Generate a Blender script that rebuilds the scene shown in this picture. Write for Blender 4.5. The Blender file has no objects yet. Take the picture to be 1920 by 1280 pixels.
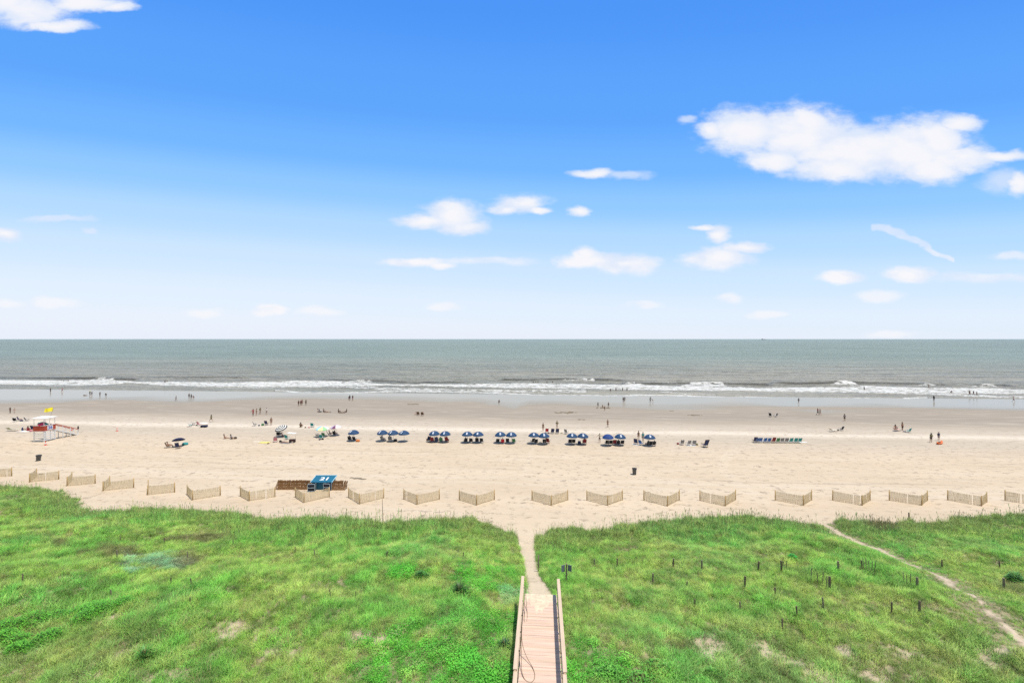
import bpy, bmesh, math, random
import numpy as np
from mathutils import Vector, Matrix, Euler

random.seed(7)
RNG = np.random.default_rng(11)
S = bpy.context.scene
COL = S.collection
F = 760.0          # focal length in pixels of the 1920 px wide photograph
CX, HY = 960.0, 635.0
CAMH = 19.5
rad = math.radians

# ------------------------------------------------------------------ camera
cam = bpy.data.cameras.new("camera")
cam.sensor_width = 36.0
cam.lens = 36.0 * F / 1920.0
cam.clip_start = 0.2
cam.clip_end = 90000.0
cam_ob = bpy.data.objects.new("camera", cam)
COL.objects.link(cam_ob)
cam_ob.location = (0, 0, CAMH)
cam_ob.rotation_euler = (rad(90.0) - math.atan(5.0 / F), 0, 0)
S.camera = cam_ob
S.render.resolution_x, S.render.resolution_y = 1024, 682
S.cycles.use_denoising = False
S.cycles.max_bounces = 6
S.cycles.transparent_max_bounces = 6

# ------------------------------------------------------------------ view
S.view_settings.view_transform = 'Standard'
S.view_settings.look = 'None'
S.view_settings.gamma = 1.0
S.view_settings.exposure = 0.12

def lin(r, g, b):
    def c(v):
        v /= 255.0
        return v / 12.92 if v <= 0.04045 else ((v + 0.055) / 1.055) ** 2.4
    return (c(r), c(g), c(b))

# ------------------------------------------------------------------ sun
SUN_DIR = Vector((0.24, -0.10, 1.0)).normalized()     # towards the sun
sun = bpy.data.lights.new("sun", 'SUN')
sun.energy = 4.6
sun.angle = rad(0.5)
sun.color = (1.0, 0.94, 0.84)
sun_ob = bpy.data.objects.new("sun", sun)
COL.objects.link(sun_ob)
sun_ob.rotation_euler = SUN_DIR.to_track_quat('Z', 'Y').to_euler()
sun_ob.location = (60, 20, 120)

# ------------------------------------------------------------------ node helpers
class NT:
    def __init__(self, tree):
        self.t = tree
    def n(self, typ, **kw):
        nd = self.t.nodes.new(typ)
        for k, v in kw.items():
            setattr(nd, k, v)
        return nd
    def put(self, sock, v):
        if isinstance(v, bpy.types.NodeSocket):
            self.t.links.new(v, sock)
        elif v is not None:
            if isinstance(v, (tuple, list)) and sock.type == 'RGBA' and len(v) == 3:
                v = (*v, 1.0)
            sock.default_value = v
    def m(self, op, a, b=None, c=None, clamp=False):
        nd = self.n('ShaderNodeMath', operation=op, use_clamp=clamp)
        self.put(nd.inputs[0], a)
        if b is not None: self.put(nd.inputs[1], b)
        if c is not None: self.put(nd.inputs[2], c)
        return nd.outputs[0]
    def v(self, op, a, b=None, c=None):
        nd = self.n('ShaderNodeVectorMath', operation=op)
        self.put(nd.inputs[0], a)
        if b is not None: self.put(nd.inputs[1], b)
        if c is not None: self.put(nd.inputs[2], c)
        return nd.outputs['Value'] if op in ('LENGTH', 'DISTANCE', 'DOT_PRODUCT') else nd.outputs[0]
    def mix(self, f, a, b, blend='MIX'):
        nd = self.n('ShaderNodeMix', data_type='RGBA', blend_type=blend)
        self.put(nd.inputs[0], f); self.put(nd.inputs[6], a); self.put(nd.inputs[7], b)
        return nd.outputs[2]
    def noise(self, vec, scale, detail=3.0, rough=0.55, dist=0.0):
        nd = self.n('ShaderNodeTexNoise')
        self.put(nd.inputs['Vector'], vec)
        nd.inputs['Scale'].default_value = scale
        nd.inputs['Detail'].default_value = detail
        nd.inputs['Roughness'].default_value = rough
        nd.inputs['Distortion'].default_value = dist
        return nd.outputs['Fac']
    def ramp(self, f, lo, hi, a=0.0, b=1.0, smooth=True):
        nd = self.n('ShaderNodeMapRange', interpolation_type='SMOOTHSTEP' if smooth else 'LINEAR')
        self.put(nd.inputs[0], f)
        for i, x in zip((1, 2, 3, 4), (lo, hi, a, b)):
            self.put(nd.inputs[i], x)
        return nd.outputs[0]
    def cramp(self, f, stops, interp='LINEAR'):
        nd = self.n('ShaderNodeValToRGB')
        self.put(nd.inputs[0], f)
        cr = nd.color_ramp
        cr.interpolation = interp
        while len(cr.elements) < len(stops):
            cr.elements.new(0.5)
        for e, (p, c) in zip(cr.elements, stops):
            e.position = p
            e.color = (*c, 1.0)
        return nd.outputs[0]

# ------------------------------------------------------------------ sky
world = bpy.data.worlds.new("World")
S.world = world
world.use_nodes = True
wt = world.node_tree
wt.nodes.clear()
W = NT(wt)
tc = W.n('ShaderNodeTexCoord')
sep = W.n('ShaderNodeSeparateXYZ')
wt.links.new(tc.outputs['Generated'], sep.inputs[0])
dx, dy, dz = sep.outputs
sky = W.n('ShaderNodeTexSky')
sky.sky_type = 'NISHITA'
sky.sun_disc = False
sky.sun_elevation = math.asin(SUN_DIR.z)
sky.sun_rotation = math.atan2(SUN_DIR.x, SUN_DIR.y)
sky.air_density = 1.3
sky.dust_density = 0.6
sky.ozone_density = 3.0
nish = W.v('MULTIPLY', sky.outputs[0], (0.10, 0.10, 0.10))
# sky gradient by elevation tangent; unseen top greyed to take blue out of shadows
hyp = W.m('SQRT', W.m('MAXIMUM', W.m('SUBTRACT', 1.0, W.m('MULTIPLY', dz, dz)), 1e-5))
tanel = W.m('DIVIDE', dz, W.m('ADD', W.m('MULTIPLY', hyp, 0.3), W.m('MULTIPLY', W.m('ABSOLUTE', dy), 0.7)))
tanel = W.m('ADD', tanel, W.m('MULTIPLY', dx, 0.05))
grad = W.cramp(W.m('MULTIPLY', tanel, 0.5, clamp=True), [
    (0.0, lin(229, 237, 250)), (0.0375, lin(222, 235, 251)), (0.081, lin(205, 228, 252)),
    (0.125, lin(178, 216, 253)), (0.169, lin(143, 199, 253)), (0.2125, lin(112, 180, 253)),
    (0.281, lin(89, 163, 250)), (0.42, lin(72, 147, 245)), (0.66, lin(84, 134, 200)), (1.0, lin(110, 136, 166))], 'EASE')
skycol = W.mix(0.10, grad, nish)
# pale grey sky added behind the camera as neutral fill light
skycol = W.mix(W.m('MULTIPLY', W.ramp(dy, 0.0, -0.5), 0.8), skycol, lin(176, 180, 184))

# clouds laid out by direction: u, v = tangents from straight out to sea
sy = W.m('MAXIMUM', dy, 0.02)
u = W.m('DIVIDE', dx, sy)
v = W.m('DIVIDE', dz, sy)
uv = W.n('ShaderNodeCombineXYZ')
wt.links.new(u, uv.inputs[0]); wt.links.new(v, uv.inputs[1])
UV = uv.outputs[0]
uvs = W.v('MULTIPLY', UV, (1.0, 1.9, 1.0))
w1 = W.noise(uvs, 9.0, 4.0, 0.55)
w2 = W.noise(W.v('ADD', uvs, (5.3, 1.7, 0.0)), 9.0, 4.0, 0.55)
wc = W.n('ShaderNodeCombineXYZ')
wt.links.new(W.m('MULTIPLY', W.m('SUBTRACT', w1, 0.5), 0.075), wc.inputs[0])
wt.links.new(W.m('MULTIPLY', W.m('SUBTRACT', w2, 0.5), 0.035), wc.inputs[1])
UVW = W.v('ADD', UV, wc.outputs[0])
def P(px, py):
    return ((px - CX) / F, (HY - py) / F)
def blobs(lst):
    acc = None
    for px, py, rx, ry in lst:
        a, b = P(px, py)
        ia, ib = F / (rx * 1.04 + 1), F / (ry * 1.06 + 1)
        d = W.v('LENGTH', W.v('MULTIPLY_ADD', UVW, (ia, ib, 0.0), (-a * ia, -b * ib, 0.0)))
        acc = d if acc is None else W.m('MINIMUM', acc, d)
    return W.m('SUBTRACT', 1.0, acc)
big = blobs([
    (1330, 247, 28, 16), (1395, 248, 80, 42), (1500, 255, 110, 52), (1515, 228, 50, 24), (1600, 285, 150, 50),
    (1700, 282, 120, 55), (1755, 268, 62, 46), (1800, 297, 70, 26), (1795, 232, 45, 15), (1870, 293, 60, 11), (1910, 345, 26, 22),
    (1450, 300, 60, 22), (1740, 320, 70, 24), (1560, 315, 95, 26),
    (845, 405, 55, 29), (800, 416, 56, 12), (865, 425, 50, 16),
    (975, 382, 52, 17), (945, 392, 30, 9), (1010, 396, 26, 6),
    (1110, 326, 42, 8), (1088, 394, 20, 7),
    (1110, 488, 65, 14), (1170, 495, 68, 16), (1100, 478, 24, 12),
    (1345, 485, 60, 19), (1395, 465, 42, 11), (1345, 440, 20, 16), (1318, 428, 24, 5),
    (1578, 521, 34, 13), (1700, 515, 46, 13),
    (780, 492, 62, 8), (830, 499, 24, 6), (8, 441, 30, 12), (505, 583, 32, 10),
    (60, 22, 80, 30), (20, 5, 50, 26), (110, 52, 62, 10), (160, 10, 80, 14), (220, 16, 36, 8)])
thin = blobs([
    (1900, 480, 40, 7), (1840, 521, 110, 7), (1650, 556, 44, 9), (1370, 562, 24, 9), (1440, 592, 34, 6),
    (385, 586, 34, 8), (104, 568, 40, 9), (8, 566, 34, 7), (1208, 571, 30, 7), (110, 412, 60, 5), (165, 432, 14, 5),
    (910, 490, 90, 6), (1290, 226, 18, 7), (600, 586, 40, 7), (1670, 627, 44, 6), (1175, 330, 40, 6), (830, 577, 26, 7), (1880, 340, 40, 20)])
def streak(pts, wd):
    acc = None
    for (x1, y1), (x2, y2) in zip(pts[:-1], pts[1:]):
        a, b = Vector((*P(x1, y1), 0)), Vector((*P(x2, y2), 0)); ab = b - a
        q = W.v('SUBTRACT', UVW, tuple(a))
        t = W.m('DIVIDE', W.v('DOT_PRODUCT', q, tuple(ab)), ab.length_squared, clamp=True)
        sc = W.n('ShaderNodeVectorMath', operation='SCALE'); sc.inputs[0].default_value = tuple(ab); W.put(sc.inputs['Scale'], t)
        d = W.v('LENGTH', W.v('SUBTRACT', q, sc.outputs[0]))
        acc = d if acc is None else W.m('MINIMUM', acc, d)
    return W.m('SUBTRACT', 1.0, W.m('DIVIDE', acc, wd / F))
trail_c = streak([(1635, 424), (1665, 428), (1700, 447), (1735, 463), (1765, 480), (1788, 489)], 5.0)
thin = W.m('MAXIMUM', thin, W.m('ADD', trail_c, 0.05))
det = W.noise(uvs, 22.0, 8.0, 0.62)
fine = W.m('MULTIPLY', W.m('SUBTRACT', det, 0.5), 0.9)
abig = W.ramp(W.m('ADD', big, fine), -0.28, 0.44)
athin = W.m('MULTIPLY', W.ramp(W.m('ADD', thin, W.m('MULTIPLY', fine, 0.9)), -0.4, 0.6), 0.7)
alpha = W.m('MAXIMUM', abig, athin)
front = W.ramp(dy, 0.03, 0.12)
alpha = W.m('MULTIPLY', W.m('MULTIPLY', alpha, front), 0.96)
# the thick of a cloud is whiter, its ragged underside a little lilac
shade = W.ramp(W.m('ADD', W.m('MAXIMUM', big, W.m('SUBTRACT', 1.1, W.m('MULTIPLY', v, 3.4))), W.m('MULTIPLY', W.m('SUBTRACT', w1, 0.5), 2.2)), 0.0, 0.9)
ccol = W.mix(shade, lin(216, 226, 243), lin(241, 240, 243))
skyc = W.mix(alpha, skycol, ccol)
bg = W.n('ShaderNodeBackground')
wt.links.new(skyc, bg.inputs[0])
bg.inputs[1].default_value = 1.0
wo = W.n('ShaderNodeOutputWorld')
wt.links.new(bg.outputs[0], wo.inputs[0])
world.cycles.sampling_method = 'MANUAL'
world.cycles.sample_map_resolution = 512

# ------------------------------------------------------------------ land form
TH = rad(4.2)                      # the shore runs a little oblique to the view
CT, ST = math.cos(TH), math.sin(TH)
def s_of(X, Y): return Y * CT + X * ST      # distance out to sea
def t_of(X, Y): return X * CT - Y * ST      # distance along the shore
WATER = -1.0
def sstep(x):
    x = np.clip(x, 0, 1)
    return x * x * (3 - 2 * x)

_tab = RNG.random((256, 256))
def vnoise(x, y):
    xi = np.floor(x).astype(int); yi = np.floor(y).astype(int)
    fx = x - xi; fy = y - yi
    fx = fx * fx * (3 - 2 * fx); fy = fy * fy * (3 - 2 * fy)
    a = _tab[xi % 256, yi % 256]; b = _tab[(xi + 1) % 256, yi % 256]
    c = _tab[xi % 256, (yi + 1) % 256]; d = _tab[(xi + 1) % 256, (yi + 1) % 256]
    return (a * (1 - fx) + b * fx) * (1 - fy) + (c * (1 - fx) + d * fx) * fy
def fbm(x, y, o=4):
    r = 0; a = 0.5; t = 0
    for _ in range(o):
        r = r + a * vnoise(x, y); t += a; a *= 0.5; x = x * 2.03 + 17.1; y = y * 2.03 + 9.3
    return r / t

# seaward edge of the dune grass, in photograph pixels, and its distance
EDGE = np.array([(-400, 902), (0, 912), (90, 916), (135, 932), (150, 950), (180, 962), (215, 956), (250, 950), (300, 953),
    (345, 956), (400, 958), (465, 964), (495, 976), (530, 978), (580, 970), (640, 972), (680, 977), (720, 982), (770, 977),
    (830, 973), (872, 970), (905, 978), (935, 990), (955, 1002), (1020, 1006), (1030, 990), (1050, 989), (1085, 990), (1130, 998),
    (1152, 994), (1165, 983), (1230, 979), (1290, 975), (1330, 972), (1400, 969), (1440, 972), (1490, 980), (1530, 984),
    (1560, 980), (1600, 976), (1650, 981), (1700, 982), (1760, 979), (1800, 972), (1850, 968), (1920, 967), (2300, 962)], float)
ed = F * (CAMH - 0.15) / (EDGE[:, 1] - HY)
EX = (EDGE[:, 0] - CX) / F * ed
EY = ed
def edgeY(X): return np.interp(X, EX, EY)
SMX = np.linspace(-140, 140, 281)
_sm = edgeY(SMX)
_k = np.exp(-np.linspace(-2, 2, 13) ** 2); _k /= _k.sum()
SMY = np.convolve(np.pad(_sm, 6, mode='edge'), _k, mode='valid')
def dune_h(X, Y):
    d = np.interp(X, SMX, SMY) - Y
    t = np.clip(d / 21.0, 0, 1)
    base = 4.5 * (0.75 * t + 0.25 * sstep(t))
    lump = (fbm(X * 0.16 + 3, Y * 0.16 + 8, 3) - 0.5) * 1.5 + (fbm(X * 0.6, Y * 0.6, 2) - 0.5) * 0.35
    w = np.clip(d / 5.0, 0, 1)
    # keep the boardwalk corridor smooth
    bx = 1.05 + (Y - 20.0) * math.tan(rad(4.2)) + 0.42
    cor = np.exp(-((X - bx) / 2.2) ** 4)
    return base + lump * w * (1 - cor) - 0.15 * cor * w
def ground_z(X, Y):
    X = np.asarray(X, float); Y = np.asarray(Y, float)
    s = s_of(X, Y)
    b = np.where(s < 150, -1.0 * np.clip((s - 85) / 65, 0, 1) ** 1.25, -1.0 - (s - 150) * 0.03)
    return b + dune_h(X, Y)
_D = np.concatenate([np.arange(12, 60, 0.1), np.arange(60, 420, 0.25)])
def G(px, py, dz=0.0):
    """ground point seen at photograph pixel (px, py)"""
    k = (py - HY) / F
    X = (px - CX) / F * _D
    zr = CAMH - k * _D
    zg = ground_z(X, _D)
    zg = np.maximum(zg, WATER)
    i = int(np.argmax(zr < zg))
    a, b = zr[i - 1] - zg[i - 1], zr[i] - zg[i]
    d = _D[i - 1] + (_D[i] - _D[i - 1]) * a / (a - b)
    x = (px - CX) / F * d
    return Vector((x, d, max(float(ground_z(x, d)), -9) + dz))

def poly_to_world(pts):
    return [tuple(G(a, b)[:2]) for a, b in pts]
def in_poly(X, Y, poly):
    c = np.zeros(X.shape, bool)
    n = len(poly)
    for i in range(n):
        x1, y1 = poly[i]; x2, y2 = poly[(i + 1) % n]
        if y1 == y2: continue
        c ^= ((y1 > Y) != (y2 > Y)) & (X < (x2 - x1) * (Y - y1) / (y2 - y1) + x1)
    return c
def seg_dist(X, Y, pts):
    r = np.full(X.shape, 1e9)
    for (x1, y1), (x2, y2) in zip(pts[:-1], pts[1:]):
        L = (x2 - x1) ** 2 + (y2 - y1) ** 2 + 1e-9
        t = np.clip(((X - x1) * (x2 - x1) + (Y - y1) * (y2 - y1)) / L, 0, 1)
        r = np.minimum(r, np.hypot(X - x1 - t * (x2 - x1), Y - y1 - t * (y2 - y1)))
    return r

PATH = poly_to_world([(940, 975), (952, 990), (969, 1010), (976, 1040), (981, 1060), (988, 1090), (984, 1124), (1046, 1124),
                      (1036, 1112), (1026, 1100), (1013, 1080), (1008, 1062), (1003, 1030), (1006, 1003), (1027, 985), (1040, 975)])
TRAIL = poly_to_world([(1515, 966), (1550, 985), (1600, 1012), (1660, 1036), (1720, 1064), (1790, 1100), (1850, 1142), (1890, 1175), (1930, 1215)])
BARE = [(1335, 1215, 26, 22), (1425, 1215, 18, 8), (1585, 1224, 12, 6), (1702, 1226, 18, 6), (1870, 1225, 40, 10), (1850, 1245, 24, 8),
        (670, 1193, 14, 5), (715, 1200, 12, 5), (800, 1183, 14, 3), (520, 1222, 24, 6), (495, 1188, 18, 5), (440, 1175, 22, 6), (420, 1195, 14, 5),
        (200, 1160, 14, 6), (1550, 1272, 22, 6), (30, 1222, 30, 5), (330, 1268, 18, 6), (280, 1270, 12, 5), (1460, 1240, 14, 5), (1510, 1250, 12, 5),
        (1640, 1270, 24, 4), (165, 1272, 20, 6), (230, 1225, 12, 4), (205, 950, 46, 9), (255, 955, 30, 4), (285, 975, 22, 3)]
BAREW = []
for px, py, rx, ry in BARE:
    c = G(px, py); e = G(px + rx, py); f_ = G(px, py - ry)
    BAREW.append((c.x, c.y, max(0.3, abs(e.x - c.x)), max(0.3, abs(f_.y - c.y))))
def veg_mask(X, Y):
    """1 where dune plants grow"""
    X = np.asarray(X, float); Y = np.asarray(Y, float)
    wob = (fbm(X * 1.3, Y * 1.3, 3) - 0.5) * 1.6
    m = (edgeY(X) - Y + wob > 0).astype(float)
    m[in_poly(X + wob * 0.12, Y, PATH)] = 0
    td = np.maximum(seg_dist(X, Y, TRAIL) + wob * 0.25, 0)
    tw = 0.12 + 0.15 * sstep((Y - 30) / 8.0)
    m[td < tw] *= 0.0
    m[(td >= tw) & (td < tw * 1.6)] *= 0.45
    for cx, cy, rx, ry in BAREW:
        r = np.hypot((X - cx) / rx, (Y - cy) / ry) + wob * 0.6
        m[r < 0.9] *= 0.22
        m[(r >= 0.9) & (r < 1.7)] *= 0.5
    return m

def mesh_from_grid(name, gx, gy, X, Y, Z):
    """X, Y, Z arrays of shape (len(gy), len(gx))"""
    ny, nx = X.shape
    co = np.stack([X, Y, Z], -1).reshape(-1, 3).astype(np.float32)
    i = np.arange((ny - 1) * (nx - 1))
    r, c = i // (nx - 1), i % (nx - 1)
    a = r * nx + c
    fc = np.stack([a, a + 1, a + nx + 1, a + nx], -1).astype(np.int32)
    me = bpy.data.meshes.new(name)
    me.vertices.add(len(co)); me.vertices.foreach_set('co', co.ravel())
    me.loops.add(fc.size); me.loops.foreach_set('vertex_index', fc.ravel())
    me.polygons.add(len(fc))
    me.polygons.foreach_set('loop_start', np.arange(0, fc.size, 4, dtype=np.int32))
    me.polygons.foreach_set('use_smooth', np.ones(len(fc), bool))
    me.update(calc_edges=True)
    return me
def add_attr(me, name, arr):
    a = me.attributes.new(name, 'FLOAT', 'POINT')
    a.data.foreach_set('value', np.asarray(arr, np.float32).ravel())

def new_mat(name):
    m = bpy.data.materials.new(name)
    m.use_nodes = True
    m.node_tree.nodes.clear()
    N = NT(m.node_tree)
    o = N.n('ShaderNodeOutputMaterial')
    p = N.n('ShaderNodeBsdfPrincipled')
    m.node_tree.links.new(p.outputs[0], o.inputs[0])
    return m, N, p, o
def attr(N, name, typ='GEOMETRY'):
    nd = N.n('ShaderNodeAttribute', attribute_name=name, attribute_type=typ)
    return nd
def shore_coords(N):
    g = N.n('ShaderNodeNewGeometry')
    r = N.n('ShaderNodeVectorRotate', rotation_type='Z_AXIS')
    N.put(r.inputs['Vector'], g.outputs['Position'])
    r.inputs['Angle'].default_value = TH      # x -> along the shore, y -> out to sea
    r.invert = False
    return r.outputs[0], g.outputs['Position']

# ---- ground sheet (rotated grid: columns along the shore, rows out to sea)
ts = np.concatenate([[-6000, -2500, -1000, -500, -320, -240], np.arange(-205, -70, 1.2), np.arange(-70, 60, 0.45), np.arange(60, 200, 1.2), [240, 320, 500, 1000, 2500, 6000]])
ss = np.concatenate([[-200, -100, -40, -10, 5], np.arange(12, 56, 0.4), np.arange(56, 100, 0.6), np.arange(100, 166, 1.1), [180, 220, 300, 600]])
TT, SS = np.meshgrid(ts, ss)
GX = TT * CT + SS * ST
GY = -TT * ST + SS * CT
GZ = ground_z(GX, GY)
me = mesh_from_grid('beach', ts, ss, GX, GY, GZ)
# wet film edge
WE = [(-200, 760), (0, 758), (60, 757), (150, 753), (215, 751), (270, 757), (330, 758), (400, 754), (450, 751), (540, 749), (620, 750), (700, 750), (760, 753),
      (830, 757), (880, 755), (905, 758), (940, 765), (965, 768), (990, 760), (1040, 760), (1090, 764), (1150, 766), (1200, 769), (1260, 771), (1300, 770), (1340, 767), (1400, 765),
      (1450, 766), (1500, 772), (1560, 778), (1620, 772), (1700, 768), (1800, 774), (1870, 774), (1920, 776), (2100, 780)]
wx, wsd = [], []
for a, b in WE:
    p = G(a, b); wx.append(t_of(p.x, p.y)); wsd.append(s_of(p.x, p.y))
wx, wsd = np.array(wx), np.array(wsd)
o_ = np.argsort(wx); wx, wsd = wx[o_], wsd[o_]
es = np.interp(TT, wx, wsd) + (fbm(TT * 0.05, SS * 0.3, 3) - 0.5) * 6
wet = sstep((SS - es + (fbm(TT * 0.022 + 31, SS * 0.5, 4) - 0.5) * 11 * np.clip((es + 9 - SS) / 9, 0, 1)) / 7.0 + 0.3) * (0.8 + 0.2 * sstep((SS - es - 6) / 10))
# pools left behind on the flat, with drier ridges between (right-hand side)
ridge = np.exp(-((TT - 92) / 30) ** 2 - ((SS - 122.5) / 2.6) ** 2) + 0.8 * np.exp(-((TT - 140) / 22) ** 2 - ((SS - 119) / 2.2) ** 2)
wet = np.clip(wet - ridge * 1.1, 0, 1)
damp = sstep((SS - 86) / 20.0) * (0.85 + 0.3 * fbm(TT * 0.03, SS * 0.12, 3))
tk = np.zeros_like(TT)
for pts in ([(1440, 826), (1385, 838), (1362, 850), (1352, 868), (1354, 885), (1372, 900), (1395, 918), (1430, 945)], [(1450, 829), (1396, 841), (1372, 852), (1361, 868), (1363, 884), (1381, 899), (1404, 916), (1440, 944)],
            [(1180, 850), (1280, 845), (1330, 838)], [(1000, 835), (992, 860), (985, 885)], [(150, 812), (185, 808), (215, 806)]):
    tk = np.maximum(tk, np.exp(-(seg_dist(GX, GY, poly_to_world(pts)) / 0.3) ** 2))
add_attr(me, 'track', tk)
add_attr(me, 'wet', wet)
add_attr(me, 'damp', damp)
vm = veg_mask(GX, GY)
add_attr(me, 'veg', vm)
add_attr(me, 'pathm', in_poly(GX, GY, PATH).astype(float))
beach = bpy.data.objects.new('beach_ground', me)
COL.objects.link(beach)
beach['kind'] = 'structure'

m, N, p, o = new_mat('sand')
SC, POS = shore_coords(N)
sp = N.n('ShaderNodeSeparateXYZ'); N.put(sp.inputs[0], SC)
s_ = sp.outputs[1]; t_ = sp.outputs[0]
big_n = N.noise(N.v('MULTIPLY', SC, (0.04, 0.16, 1)), 1.0, 4)
strk = N.noise(N.v('MULTIPLY', SC, (0.09, 0.75, 1)), 1.0, 6, 0.72, 0.6)
strk2 = N.noise(N.v('MULTIPLY', SC, (0.7, 1.8, 1)), 1.0, 5, 0.75)
spk = N.noise(N.v('MULTIPLY', SC, (1.0, 1.6, 1)), 0.8, 5, 0.74)
grain = N.noise(SC, 9.0, 3, 0.7)
wetA = attr(N, 'wet').outputs['Fac']; dampA = attr(N, 'damp').outputs['Fac']; vegA = attr(N, 'veg').outputs['Fac']
dry = N.mix(N.ramp(big_n, 0.3, 0.7), (0.515, 0.415, 0.303), (0.565, 0.462, 0.345))
sw = N.m('ADD', s_, N.m('MULTIPLY', N.m('SUBTRACT', big_n, 0.5), 5.0))
def band(c, w, src=None):
    d = N.m('DIVIDE', N.m('SUBTRACT', src or sw, c), w)
    return N.m('EXPONENT', N.m('MULTIPLY', N.m('MULTIPLY', d, d), -1.0))
# compact greyish strip on the landward side of the pale high-water band
c = N.mix(N.m('MULTIPLY', N.ramp(sw, 68.0, 82.0), 0.75), dry, (0.43, 0.372, 0.300))
c = N.mix(N.m('MULTIPLY', dampA, 1.0), c, (0.285, 0.245, 0.200))
c = N.mix(N.m('MULTIPLY', band(86.3, 2.0), 0.85), c, (0.64, 0.565, 0.47))
c = N.mix(N.m('MULTIPLY', band(91.0, 3.4), 0.35), c, (0.50, 0.44, 0.37))
# raked and driven lines running along the beach
tr = None
for cc, ww, aa in ((68.4, 0.14, 0.5), (66.6, 0.12, 0.35), (72.3, 0.18, 0.3), (60.2, 0.25, 0.35), (57.6, 0.16, 0.4), (63.4, 0.2, 0.2)):
    b_ = N.m('MULTIPLY', band(cc, ww), aa)
    tr = b_ if tr is None else N.m('ADD', tr, b_)
tr = N.m('MULTIPLY', tr, N.ramp(N.noise(N.v('MULTIPLY', SC, (0.03, 0.2, 1)), 1.0, 2), 0.42, 0.6))
c = N.mix(N.m('MINIMUM', tr, 0.6), c, (0.27, 0.225, 0.17))
c = N.mix(N.m('MULTIPLY', N.m('ADD', band(56.0, 0.7), band(53.8, 0.45)), 0.45), c, (0.57, 0.49, 0.385))
# scattered footprints and debris on the loose sand, streaks on the damp sand
trk = attr(N, 'track').outputs['Fac']
c = N.mix(N.m('MULTIPLY', trk, 0.32), c, (0.60, 0.52, 0.41))
loose = N.m('SUBTRACT', 1.0, dampA, clamp=True)
fp = N.m('MULTIPLY', N.ramp(spk, 0.54, 0.63), N.m('MULTIPLY', loose, N.ramp(big_n, 0.3, 0.62, 0.30, 0.75)))
c = N.mix(fp, c, (0.23, 0.185, 0.14))
c = N.mix(N.m('MULTIPLY', N.ramp(strk, 0.5, 0.66), N.m('ADD', 0.10, N.m('MULTIPLY', dampA, 0.16))), c, (0.28, 0.235, 0.185))
c = N.mix(N.m('MULTIPLY', N.ramp(strk2, 0.56, 0.7), 0.2), c, (0.28, 0.235, 0.185))
c = N.mix(N.m('MULTIPLY', N.ramp(strk, 0.5, 0.36), 0.25), c, (0.58, 0.51, 0.42))
c = N.mix(wetA, c, (0.285, 0.252, 0.192))
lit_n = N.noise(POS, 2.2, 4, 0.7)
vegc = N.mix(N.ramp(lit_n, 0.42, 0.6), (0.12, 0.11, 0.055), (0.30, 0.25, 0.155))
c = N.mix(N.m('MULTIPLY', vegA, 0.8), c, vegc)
c = N.mix(N.m('MULTIPLY', N.m('SUBTRACT', grain, 0.5), 0.25), c, (0.75, 0.7, 0.6))
pathA = attr(N, 'pathm').outputs['Fac']
c = N.mix(N.m('MULTIPLY', pathA, 0.5), c, (0.56, 0.46, 0.335))
N.put(p.inputs['Base Color'], c)
N.put(p.inputs['Roughness'], N.m('SUBTRACT', 0.95, N.m('MULTIPLY', wetA, N.m('ADD', 0.70, N.m('MULTIPLY', strk, 0.14)))))
N.put(p.inputs['Specular IOR Level'], N.m('ADD', 0.10, N.m('MULTIPLY', wetA, 0.02)))
bp = N.n('ShaderNodeBump')
wetinv = N.m('SUBTRACT', 1.0, wetA, clamp=True)
hgt = N.m('MULTIPLY', N.m('ADD', N.m('MULTIPLY', spk, 1.0), N.m('MULTIPLY', grain, 0.35)), N.m('MULTIPLY', wetinv, N.m('ADD', 0.15, N.m('MULTIPLY', loose, 0.85))))
hgt = N.m('ADD', hgt, N.m('MULTIPLY', N.noise(N.v('MULTIPLY', SC, (0.4, 1.6, 1)), 1.0, 3), N.m('MULTIPLY', wetA, 0.035)))
N.put(bp.inputs['Height'], hgt)
bp.inputs['Distance'].default_value = 0.17
bp.inputs['Strength'].default_value = 0.8
N.put(p.inputs['Normal'], bp.outputs[0])
beach.data.materials.append(m)

# ------------------------------------------------------------------ sea
ts = np.concatenate([[-30000, -9000, -3000, -1200, -600, -380, -290], np.arange(-235, 225, 0.5), [280, 380, 600, 1200, 3000, 9000, 30000]])
ss = np.concatenate([[140], np.arange(146, 205, 0.6), np.arange(205, 330, 2.5), [350, 400, 500, 700, 1000, 1600, 3000, 6000, 12000, 30000]])
TT, SS = np.meshgrid(ts, ss)
WX = TT * CT + SS * ST
WY = -TT * ST + SS * CT
# photograph coordinates of each water point, to place the breakers
pxs = CX + F * WX / np.maximum(WY, 1)
pys = HY + F * (CAMH - WATER) / np.maximum(WY, 1)
nz = (fbm(TT * 0.12, SS * 0.35, 4) - 0.5)
nz2 = (fbm(TT * 0.6 + 40, SS * 0.9, 4) - 0.5)
nz3 = fbm(TT * 0.03 + 9, SS * 0.15 + 4, 3)
foam = np.zeros_like(TT)
hgt = np.zeros_like(TT)
def line(pts, x):
    a = np.array(pts, float)
    return np.interp(x, a[:, 0], a[:, 1], left=-999, right=-999)
def foamband(top, bot, amt=1.0, soft=0.9, wob=2.0, nk=0.9):
    global foam
    yt = line(top, pxs); yb = line(bot, pxs)
    y = pys + nz * wob
    f = sstep((y - yt) / soft + 0.5) * sstep((yb - y) / soft + 0.5)
    f = f * np.clip(0.9 + nk * (nz2 * 2.2 + nz * 0.8), 0, 1.2)
    foam = np.maximum(foam, f * amt)
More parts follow.
